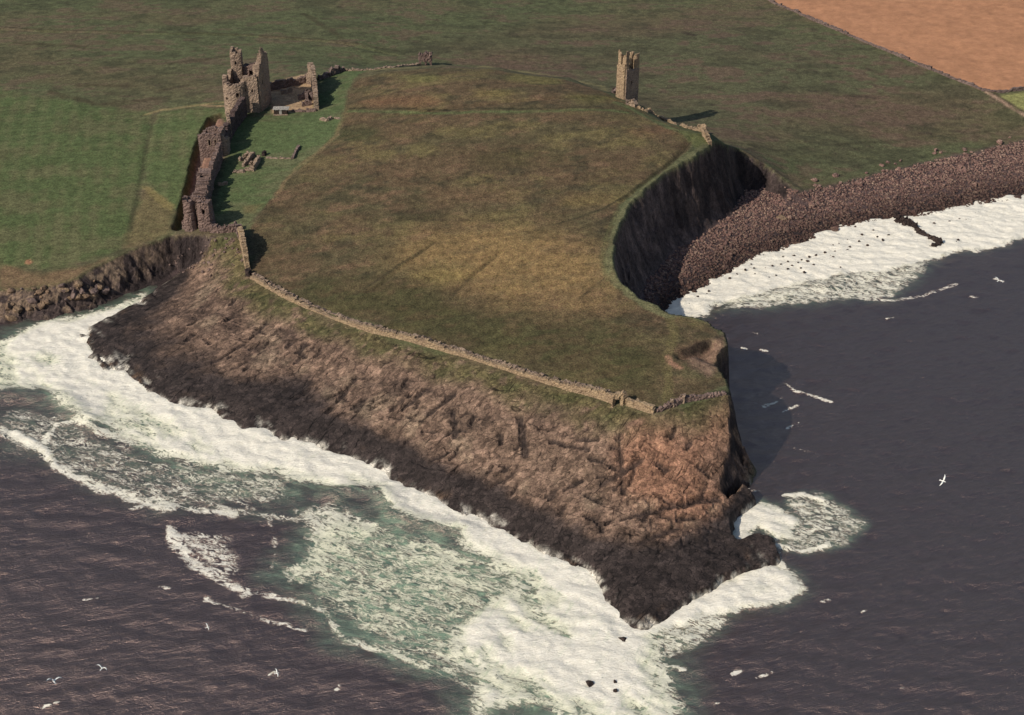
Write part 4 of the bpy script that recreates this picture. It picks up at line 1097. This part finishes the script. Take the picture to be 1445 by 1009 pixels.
wpx([(340, 336), (343, 350), (347, 366), (350, 383)], [3.6, 6.0, 5.6, 2.0], 1.3, jag=0.5, seed=46).build('wall_face', ST['gold'], cw)
tag(wpx([(348, 388), (354, 389)], [1.7, 1.6], 1.4, jag=0.4, seed=47).build('wall_stub', ST['dark']), 'small dark block in place of the shadowed hole at the near end of the leaning corner wall', 'wall')  # dark stone stands in for the shade of the end hole

# ---- east curtain
ew = thing('curtain_wall', 'long low golden east curtain wall crossing the slope above the rocks', 'curtain wall', hit(600, 488))
EP = [(355, 393), (375, 405), (400, 419), (430, 433), (450, 441), (470, 449), (490, 457), (520, 468), (560, 477), (600, 488), (640, 499), (680, 511), (720, 524), (760, 537), (800, 550), (835, 559), (867, 570)]
EH = [0.9, 1.1, 1.2, 0.8, 0.5, 0.35, 0.9, 1.5, 1.8, 1.7, 1.3, 0.8, 0.9, 1.2, 1.9, 2.4, 2.5]
wpx(EP, EH, 0.9, cell=0.36, jag=0.55, seed=50, rough=0.06).build('wall_face', ST['gold'], ew)
EP2 = [(u + 3, v - 5) for u, v in EP]
wpx(EP2, [h * 0.55 for h in EH], 0.9, cell=0.4, jag=0.9, seed=51, rough=0.16).build('rubble_core', ST['tan'], ew)
po = thing('postern', 'dark postern doorway with a pale jamb at the near end of the golden wall', 'doorway', hit(872, 571))
wpx([(864, 573), (866, 574)], [2.6, 2.4], 1.2, cell=0.4, jag=0.2, seed=52).build('jamb', ST['gold'], po)
wpx([(878, 569), (882, 572)], [3.2, 2.8], 1.4, cell=0.4, jag=0.4, seed=53).build('jamb', ST['gold'], po)
qq = [hit(u, v)[:2] for u, v in ((865, 572), (880, 570))]
Wall(qq, [3.2, 3.2], 1.2, cell=0.4, jag=0.3, seed=54, holes=[(-1, 9, -2, 2.2)]).build('lintel', ST['gold'], po)
tag(wpx([(884, 572), (903, 577), (923, 583)], [2.0, 1.8, 1.8], 1.1, jag=0.2, seed=55).build('curtain_wall', ST['gold']), 'short straight golden wall just past the postern doorway', 'curtain wall')
nwl = thing('curtain_wall', 'low reddish wall with two short piers running from the corner to the cliff edge', 'curtain wall', hit(945, 575))
wpx([(926, 582), (937, 578), (950, 573), (965, 567), (990, 563), (1012, 559), (1024, 556)], [0.8, 1.3, 1.7, 1.5, 1.0, 0.8, 0.5], 1.0, cell=0.4, jag=0.6, seed=56).build('wall_face', ST['pink'], nwl)
for p in ((948, 572), (963, 566)):
    a = hit(*p)[:2]
    Wall([off(a, -0.5, -0.4), off(a, 0.5, -0.7)], [2.1, 2.1], 0.9, cell=0.4, jag=0.3, seed=int(p[0])).build('pier', ST['tan'], nwl)

# ---- north-west tower
l0 = hit(881, 141)
li = thing('watch_tower', 'tall square watchtower alone on the headland crest, one side bright and one dark', 'tower', l0)
A = off(l0, -2.4, 2.4); B = l0[:2]; Cc = off(l0, 4.7, 4.7); Dd = off(l0, 2.3, 7.1)
LS = [A, B, Cc, Dd]
wl_ = Wall([A, (A + B) / 2 * 1.0, B], [11.5, 12.4, 12.6], 1.0, cell=0.45, jag=0.3, seed=60, rough=0.06, base=l0[2], sink=2.5)
wl_.build('south_wall', ST['gold'], li)
hf = [(2.4, 3.2, 5.0, 6.2)]
wf = Wall([B, Cc], [10.6, 10.0], 1.0, cell=0.45, jag=0.3, seed=61, rough=0.06, base=l0[2], holes=hf, sink=2.5)
wf.build('east_wall', ST['tan'], li)
wf.surround('window', hf[0], ST['tan'], li, 1)
Wall([Cc, Dd], [11.6, 12.2], 1.0, cell=0.45, jag=0.4, seed=62, rough=0.06, base=l0[2], sink=2.5).build('north_wall', ST['gold'], li)
Wall([Dd, A], [10.2, 11.0], 1.0, cell=0.45, jag=0.4, seed=63, rough=0.06, base=l0[2], holes=[(1.6, 3.6, 6.5, 9.5)], sink=2.5).build('west_wall', ST['gold'], li)
def turret(ctr, w2, hs2, sd):
    d1 = (Cc - B) / np.linalg.norm(Cc - B); d2 = (A - B) / np.linalg.norm(A - B)
    pts = [ctr + d1 * a * w2 + d2 * b_ * w2 for a, b_ in ((-1, -1), (1, -1), (1, 1), (-1, 1))]
    Wall(pts, hs2, 0.55, cell=0.42, closed=True, jag=0.5, seed=sd, rough=0.06, base=l0[2], sink=0).build('turret', ST['gold'], li)
d1 = (Cc - B) / np.linalg.norm(Cc - B); d2 = (A - B) / np.linalg.norm(A - B)
turret(B + d1 * 0.75 + d2 * 0.6, 0.62, [15.8, 16.6, 15.2, 15.0], 64)
turret(A + d1 * 0.6 - d2 * 0.6, 0.55, [15.8, 15.0, 15.0, 16.8], 65)
turret(Cc - d1 * 0.55 + d2 * 0.6, 0.6, [14.6, 15.2, 14.8, 14.2], 66)
turret(Dd - d1 * 0.55 - d2 * 0.6, 0.55, [14.0, 14.8, 14.2, 13.6], 67)
tag(wpx([(884, 147), (892, 149), (897, 152)], [1.4, 2.4, 1.2], 1.6, jag=0.9, seed=68, rough=0.2).build('rubble', ST['tan']), 'heap of fallen rubble at the foot of the lone watchtower', 'rubble')
tag(wpx([(866, 131), (869, 133)], [1.4, 1.2], 1.4, jag=0.6, seed=69, rough=0.2).build('rubble', ST['grey']), 'grey lump of masonry just left of the lone watchtower', 'rubble')
tag(wpx([(897, 151), (912, 158), (930, 166), (950, 175), (965, 180), (984, 185)], [0.8, 0.6, 0.7, 0.7, 0.9, 0.8], 1.0, jag=0.4, seed=70, rough=0.15).build('low_wall', ST['gold']), 'worn line of wall footings along the crest past the lone watchtower', 'wall')
tag(wpx([(986, 184), (993, 190), (998, 198), (1002, 205)], [2.6, 2.4, 1.6, 1.0], 1.3, jag=0.6, seed=71, rough=0.15).build('wall_fragment', ST['gold']), 'bright wall fragment falling to the cliff top above the dark bay', 'wall')
# ---- west side footings and stump
tag(wpx([(449, 113), (458, 110), (470, 106), (478, 102), (486, 100)], [1.6, 1.2, 2.4, 2.6, 1.2], 1.5, jag=0.9, seed=72, rough=0.2).build('low_wall', ST['grey']), 'crumbled west curtain wall trailing off behind the sandy yard', 'wall')
tag(wpx([(488, 100), (530, 98), (560, 95), (590, 92)], [0.7, 0.4, 0.4, 0.6], 0.9, jag=0.4, seed=73, rough=0.15).build('low_wall', ST['tan']), 'faint footings of the west wall leading to the lone stump', 'wall')
sp_ = thing('ruined_stump', 'rugged stump of masonry on three legs alone at the far edge of the headland', 'ruin', hit(600, 92))
qs = hit(600, 92)[:2]
for dx in (-2.0, 0.3, 2.2):
    Wall([off(qs, dx - 0.35, 0), off(qs, dx + 0.35, 0.1)], [2.4, 2.6], 1.0, cell=0.4, jag=0.4, seed=int(80 + dx * 3)).build('leg', ST['pink'], sp_)
Wall([off(qs, -2.4, 0.9), off(qs, 0, 0.6), off(qs, 2.6, 0.8)], [3.6, 4.2, 4.6], 2.0, cell=0.4, jag=0.9, seed=84, rough=0.2, holes=[(-1, 9, -1, 1.8)]).build('vault', ST['pink'], sp_)
# ---- ruins on the lawn
rl = thing('ruined_house', 'knot of ruined house walls on the lawn right of the square tower', 'ruin', hit(352, 238))
for px, hs in [([(338, 228), (350, 222), (360, 221)], [0.8, 1.6, 1.8]), ([(343, 236), (352, 228), (356, 222)], [1.2, 1.8, 1.4]), ([(346, 240), (358, 241), (363, 232), (366, 224)], [1.0, 1.6, 1.8, 1.2]), ([(352, 234), (364, 232)], [1.4, 1.6]), ([(328, 243), (346, 243)], [0.5, 0.6])]:
    wpx(px, hs, 1.0, cell=0.4, jag=0.6, seed=int(px[0][0] + px[0][1]), rough=0.14).build('house_wall', ST['tan'], rl)
tag(wpx([(371, 219), (375, 220)], [1.8, 1.6], 1.2, cell=0.4, jag=0.5, seed=90).build('wall_stub', ST['dark']), 'dark stump of wall just right of the ruined house on the lawn', 'wall')
tag(wpx([(376, 223), (395, 224), (412, 224)], [0.35, 0.3, 0.35], 0.7, jag=0.1, seed=91).build('low_wall', ST['tan']), 'thin straight line of footings crossing the lawn to the short cross wall', 'wall')
tag(wpx([(413, 225), (418, 215), (423, 207)], [0.8, 0.8, 0.7], 0.8, jag=0.2, seed=92).build('low_wall', ST['grey']), 'short diagonal wall on the lawn near the brown headland grass', 'wall')
tag(wpx([(452, 169), (462, 171), (468, 168)], [0.6, 0.9, 0.7], 1.0, jag=0.4, seed=93).build('low_wall', ST['tan']), 'low pale bit of wall on the lawn beneath the sandy yard', 'wall')
tag(wpx([(472, 167), (480, 168)], [0.6, 0.5], 0.9, jag=0.4, seed=94).build('low_wall', ST['tan']), 'tiny end piece of wall beside the brown headland bank', 'wall')
# ---- field boundaries far off
tag(wpx([(1084, 0), (1090, 4), (1120, 16), (1150, 30), (1180, 43), (1235, 66), (1290, 89), (1340, 110), (1385, 127)], [0.9] * 9, 0.9, cell=0.7, jag=0.3, seed=96).build('field_wall', ST['grey']), 'dark drystone wall along the near edge of the orange stubble field', 'field wall')
tag(wpx([(1385, 128), (1412, 131), (1445, 127), (1490, 122)], [0.9] * 4, 0.9, cell=0.7, jag=0.3, seed=97).build('field_wall', ST['grey']), 'field wall between the orange stubble and the small bright green field', 'field wall')

# ------------------------------------------------------------------ boulders
def ico():
    t = (1 + 5 ** 0.5) / 2
    v = [(-1, t, 0), (1, t, 0), (-1, -t, 0), (1, -t, 0), (0, -1, t), (0, 1, t), (0, -1, -t), (0, 1, -t), (t, 0, -1), (t, 0, 1), (-t, 0, -1), (-t, 0, 1)]
    f = [(0, 11, 5), (0, 5, 1), (0, 1, 7), (0, 7, 10), (0, 10, 11), (1, 5, 9), (5, 11, 4), (11, 10, 2), (10, 7, 6), (7, 1, 8), (3, 9, 4), (3, 4, 2), (3, 2, 6), (3, 6, 8), (3, 8, 9), (4, 9, 5), (2, 4, 11), (6, 2, 10), (8, 6, 7), (9, 8, 1)]
    v = [np.array(x) / np.linalg.norm(x) for x in v]
    for _ in range(1):
        cache = {}; nf = []
        def mid(a, b_):
            k = (min(a, b_), max(a, b_))
            if k not in cache:
                m_ = v[a] + v[b_]; v.append(m_ / np.linalg.norm(m_)); cache[k] = len(v) - 1
            return cache[k]
        for a, b_, c_ in f:
            x, y, z = mid(a, b_), mid(b_, c_), mid(c_, a)
            nf += [(a, x, z), (b_, y, x), (c_, z, y), (x, y, z)]
        f = nf
    return np.array(v), np.array(f)


IV, IF = ico()
def rock_shape(sd, blocky=0.5):
    r = np.random.default_rng(sd)
    v = IV.copy()
    for _ in range(10):                                  # cut the ball with planes so that it gets flats and edges
        d = r.normal(0, 1, 3); d /= np.linalg.norm(d)
        k = r.uniform(0.42, 0.72)
        s_ = v @ d
        v = v - np.outer(np.maximum(0, s_ - k), d) * 0.95
    v *= np.array([r.uniform(0.8, 1.3), r.uniform(0.8, 1.2), r.uniform(0.6, 0.9)])
    return v + r.normal(0, 0.04, v.shape)


RS = [rock_shape(900 + i) for i in range(12)]
MESH = {}
def boulder(name, x, y, z, size, mat, label, group, cat='boulder', k=0, rz=0.0, sc=(1, 1, 1)):
    key = (k % 12, mat)
    if key not in MESH:
        me = bpy.data.meshes.new('boulder'); me.from_pydata([tuple(p) for p in RS[k % 12]], [], [tuple(map(int, f)) for f in IF]); me.materials.append(ST[mat]); MESH[key] = me
    o = bpy.data.objects.new(name, MESH[key]); COL.objects.link(o)
    o.location = (float(x), float(y), float(z)); o.rotation_euler = (0, 0, rz); o.scale = (size * sc[0], size * sc[1], size * sc[2])
    return tag(o, label, cat, group)


rb = np.random.default_rng(77)
# dark boulders awash below the beach
for (u, v) in [(1090, 375), (1102, 372), (1112, 368), (1118, 374), (1126, 370), (1131, 366), (1140, 368), (1148, 373), (1160, 366), (1172, 360), (1176, 362), (1186, 376), (1080, 378), (1074, 384), (1066, 386), (1112, 379), (1095, 388), (1130, 378), (1135, 383), (1085, 391),
               (1152, 360), (1164, 356), (1178, 354), (1196, 352), (1200, 348), (1205, 356), (1142, 362), (1120, 360), (1105, 362), (1060, 372), (1052, 380), (1040, 386), (1030, 392), (1064, 378), (1238, 333), (1246, 338), (1254, 331), (1233, 324), (1318, 315), (1363, 309), (1354, 308), (1340, 312), (1376, 300),
               (1350, 341), (1352, 338), (1000, 410), (985, 418), (997, 414), (972, 428), (1184, 343), (1212, 340), (1224, 346), (1216, 330), (1196, 338), (1176, 345)]:
    p = unp(u, v, 0.6)
    s = rb.uniform(0.32, 0.66)
    boulder('boulder', p[0], p[1], 0.45, s, 'wet', 'dark wet boulder poking out of the white surf below the beach', 'boulders awash in the beach surf', k=int(rb.integers(12)), rz=rb.uniform(0, 6))
# larger separate rocks
for u, v, s, z, lab in [(880, 902, 1.1, 0.3, 'dark rock just off the tip of the point, ringed by white water'), (832, 966, 1.1, 0.4, 'dark rock alone in the broad white water at the bottom'), (868, 962, 0.6, 0.5, 'small dark rock right of the lone rock in the white water'), (869, 975, 0.6, 0.5, 'lowest small dark rock in the white water')]:
    p = unp(u, v, z)
    boulder('sea_rock', p[0], p[1], z, s, 'dark', lab, None, 'rock', k=int(rb.integers(12)), rz=rb.uniform(0, 6))
p = hit(1104, 308)
p = hit(1103, 308); boulder('boulder', p[0], p[1], p[2] + 0.3, 2.2, 'block', 'big pale flat boulder lying on the dark beach', None, k=3, sc=(1.2, 1, 0.5))
p = hit(1078, 292)
# pale blocks fallen from the cliff on the left
for i in range(46):
    u = rb.uniform(2, 150); f = rb.uniform(0, 1)
    v = 462 - 0.30 * u - f * (42 - 0.12 * u) - 6
    p = hit(u, v)
    s = rb.uniform(0.5, 1.9) * (1.1 - 0.3 * f)
    boulder('fallen_block', p[0], p[1], p[2] - s * 0.05, s, 'block' if rb.random() < 0.72 else 'grey', 'pale angular block fallen from the cliff beside the cove', 'blocks below the cove cliff', 'rock', k=int(rb.integers(12)), rz=rb.uniform(0, 6))
# scree below the gate tower
for i in range(60):
    u = rb.uniform(240, 345); v = rb.uniform(335, 392)
    if v - 335 < (300 - u) * 0.55 or v > 400 - abs(u - 290) * 0.3:
        continue
    p = hit(u, v); s = rb.uniform(0.35, 0.8)
    boulder('scree_block', p[0], p[1], p[2] + s * 0.15, s, 'pink', 'reddish tumbled block on the scree under the gate tower', 'scree under the gate tower', 'rock', k=int(rb.integers(12)), rz=rb.uniform(0, 6))
# larger boulders on the beach, each its own
BOX = [(950, 425), (1000, 350), (1128, 272), (1260, 236), (1442, 196), (1442, 272), (1280, 302), (1170, 322), (1060, 360), (1000, 395)]
bp_ = [unp(u, v, 2.0) for u, v in BOX]
bx0, bx1 = min(p[0] for p in bp_), max(p[0] for p in bp_); by0, by1 = min(p[1] for p in bp_), max(p[1] for p in bp_)
cnt = 0
while cnt < 150:
    x, y = rb.uniform(bx0, bx1), rb.uniform(by0, by1)
    if not inside(np.array([x]), np.array([y]), bp_)[0]:
        continue
    z = float(height(x, y)); s = rb.uniform(0.65, 1.0) + 0.7 * rb.random() ** 4
    boulder('boulder', x, y, z + s * 0.2, s, 'shingle', 'large dull red boulder among the smaller stones of the beach', 'large boulders on the beach', k=int(rb.integers(12)), rz=rb.uniform(0, 6)); cnt += 1
# and the shingle itself
n = 21000
X = rb.uniform(bx0 - 8, bx1 + 10, n * 3); Y = rb.uniform(by0 - 10, by1 + 8, n * 3)
zz = height(X, Y)
ix = np.clip(np.searchsorted(XS, X), 0, len(XS) - 1); iy = np.clip(np.searchsorted(YS, Y), 0, len(YS) - 1)
ok = (onS[iy, ix] > 0.5) & (zz > 0.05) & (zz < 6.2) & (slope[iy, ix] < 0.55)
X, Y, zz = X[ok][:n], Y[ok][:n], zz[ok][:n]
sz = 0.24 + 0.42 * rb.random(len(X)) ** 2.2
vv = []; ffs = []; nb = 0
for k in range(12):
    sel = np.arange(len(X)) % 12 == k
    a = rb.uniform(0, 6.28, sel.sum()); ca, sa = np.cos(a), np.sin(a)
    S_ = RS[k]
    P_ = np.stack([S_[None, :, 0] * ca[:, None] - S_[None, :, 1] * sa[:, None], S_[None, :, 0] * sa[:, None] + S_[None, :, 1] * ca[:, None], np.repeat(S_[None, :, 2], len(a), 0)], -1) * sz[sel][:, None, None]
    P_ += np.stack([X[sel], Y[sel], zz[sel] + sz[sel] * 0.25], -1)[:, None, :]
    vv.append(P_.reshape(-1, 3))
    ffs.append((IF[None] + (nb + np.arange(len(a)) * len(S_))[:, None, None]).reshape(-1, 3)); nb += len(a) * len(S_)
vv = np.concatenate(vv); ffs = np.concatenate(ffs).astype(np.int32)
me = bpy.data.meshes.new('shingle'); me.vertices.add(len(vv)); me.vertices.foreach_set('co', vv.astype(np.float32).ravel())
me.loops.add(ffs.size); me.loops.foreach_set('vertex_index', ffs.ravel())
me.polygons.add(len(ffs)); me.polygons.foreach_set('loop_start', np.arange(0, ffs.size, 3, dtype=np.int32)); me.update(calc_edges=True)
me.materials.append(ST['shingle'])
o = bpy.data.objects.new('shingle', me); COL.objects.link(o); o['kind'] = 'stuff'; 
# reef that runs out through the surf
rf = thing('reef', 'dark crooked reef of rock reaching out through the beach surf', 'reef', (*unp(1295, 322, 0.3), 0.3))
RP = [(1262, 303), (1272, 310), (1285, 315), (1296, 325), (1308, 332), (1322, 338), (1326, 343), (1316, 348)]
w_ = Wall([unp(u, v, 0.6) for u, v in RP], [1.2, 1.7, 1.5, 1.0, 1.0, 1.1, 1.3, 0.9], 2.4, cell=0.5, jag=0.6, seed=120, rough=0.25, base=0.0, sink=1.0, crumble=0.5)
w_.build('rock_ridge', ST['dark'], rf)
Wall([unp(u, v, 0.5) for u, v in ((1264, 310), (1285, 318))], [0.8, 0.9], 3.4, cell=0.5, jag=0.6, seed=121, rough=0.25, base=0.0, sink=1.0, crumble=0.6).build('rock_shelf', ST['dark'], rf)

# ------------------------------------------------------------------ gulls
gw, gnt, gb = new_mat('gull_white')
gz = N(gnt, 'ShaderNodeTexNoise', Scale=6.0, Detail=3.0)
gnt.links.new(mixc(gnt, gz.outputs[0], (0.70, 0.68, 0.60), (0.82, 0.80, 0.74)), gb.inputs['Base Color']); gb.inputs['Roughness'].default_value = 0.8
gg, ggt, ggb = new_mat('gull_grey')
gz2 = N(ggt, 'ShaderNodeTexNoise', Scale=6.0, Detail=3.0)
ggt.links.new(mixc(ggt, gz2.outputs[0], (0.42, 0.42, 0.40), (0.55, 0.55, 0.52)), ggb.inputs['Base Color']); ggb.inputs['Roughness'].default_value = 0.8
def gull(u, v, dist, yaw, bank, up, label):
    d = ray(u, v)
    t = dist * 1.35
    loc = (d[0] * t, d[1] * t, CZ + d[2] * t)
    g = thing('gull', label, 'bird', loc, 'gulls gliding over the sea')
    g.rotation_euler = (bank, 0, yaw)
    vs, fs = [], []
    nseg, ring = 9, 8                                 # body: a lathe from beak to tail along x
    prof = [(0.30, 0.006), (0.26, 0.022), (0.21, 0.048), (0.15, 0.050), (0.08, 0.075), (-0.02, 0.088), (-0.12, 0.070), (-0.20, 0.036), (-0.27, 0.012)]
    for x, r in prof:
        for k in range(ring):
            a = 2 * math.pi * k / ring
            vs.append((x, r * math.cos(a) * 1.05, r * math.sin(a)))
    for i in range(nseg - 1):
        for k in range(ring):
            fs.append((i * ring + k, i * ring + (k + 1) % ring, (i + 1) * ring + (k + 1) % ring, (i + 1) * ring + k))
    fs.append(tuple(range(ring))); fs.append(tuple(range((nseg - 1) * ring, nseg * ring))[::-1])
    o = add_mesh('body', vs, fs, gw, None, True); o.parent = g
    for side in (1, -1):
        ws, wf_ = [], []
        sect = [(0.05, 0.10, -0.06, 0.02, 0.022), (0.22, 0.13, -0.07, up * 0.16, 0.018), (0.40, 0.12, -0.05, up * 0.24, 0.014), (0.58, 0.05, -0.08, up * 0.22, 0.009), (0.74, -0.09, -0.13, up * 0.14, 0.004)]
        for y, xl, xt, z, th in sect:
            for x, dz in ((xl, 0), ((xl + xt) / 2, th), (xt, 0), ((xl + xt) / 2, -th)):
                ws.append((x, side * y, z + dz + 0.03))
        for i in range(4):
            for k in range(4):
                q_ = (i * 4 + k, i * 4 + (k + 1) % 4, (i + 1) * 4 + (k + 1) % 4, (i + 1) * 4 + k)
                wf_.append(q_ if side < 0 else q_[::-1])
        wf_.append((16, 17, 18, 19))
        o = add_mesh('wing', ws, wf_, gw if side > 0 else gw, None, True); o.parent = g
    ts_ = [(-0.22, -0.035, 0.012), (-0.22, 0.035, 0.012), (-0.40, 0.085, 0.008), (-0.40, -0.085, 0.008), (-0.22, -0.035, -0.006), (-0.22, 0.035, -0.006), (-0.40, 0.085, 0.0), (-0.40, -0.085, 0.0)]
    o = add_mesh('tail', ts_, [(0, 1, 2, 3), (7, 6, 5, 4), (0, 4, 5, 1), (1, 5, 6, 2), (2, 6, 7, 3), (3, 7, 4, 0)], gw); o.parent = g
    return g


gull(76, 961, 88, 2.2, 0.35, 1.1, 'largest white gull gliding low at the bottom left of the sea')
gull(144, 943, 120, 1.2, 0.2, 1.2, 'white gull with arched wings right of the largest gull')
gull(1331, 679, 110, -0.6, 0.5, 1.0, 'white gull banking alone over the open sea beyond the cliff')
gull(1409, 396, 150, 0.8, 0.3, 1.0, 'white gull over the dark water beside the beach surf')
gull(391, 950, 150, 0.4, 0.3, 1.2, 'small white gull over dark water left of the broad white water')
gull(293, 885, 170, 0.5, 0.3, 1.2, 'tiny pale gull above the dark sea near the thin foam line')

# ------------------------------------------------------------------ light
SUN = Vector((-0.81, -0.59, 0.0)).normalized() * math.cos(math.radians(37)) + Vector((0, 0, math.sin(math.radians(37))))
sl = bpy.data.lights.new('sun', 'SUN'); sl.energy = 4.3; sl.angle = math.radians(0.5); sl.color = (1.0, 0.94, 0.84)
so_ = bpy.data.objects.new('sun', sl); COL.objects.link(so_)
so_.rotation_euler = SUN.to_track_quat('Z', 'Y').to_euler(); so_.location = (-200, 0, 300)
w = bpy.data.worlds.new('World'); scene.world = w; w.use_nodes = True
nt = w.node_tree; bg = nt.nodes['Background']
sk = nt.nodes.new('ShaderNodeTexSky'); sk.sky_type = 'NISHITA'; sk.sun_disc = False
sk.sun_elevation = math.radians(37); sk.sun_rotation = math.atan2(SUN.x, SUN.y)
nt.links.new(sk.outputs[0], bg.inputs['Color']); bg.inputs['Strength'].default_value = 0.105
scene.view_settings.view_transform = 'Standard'; scene.view_settings.look = 'None'
scene.view_settings.exposure = 0.0; scene.view_settings.gamma = 1.0
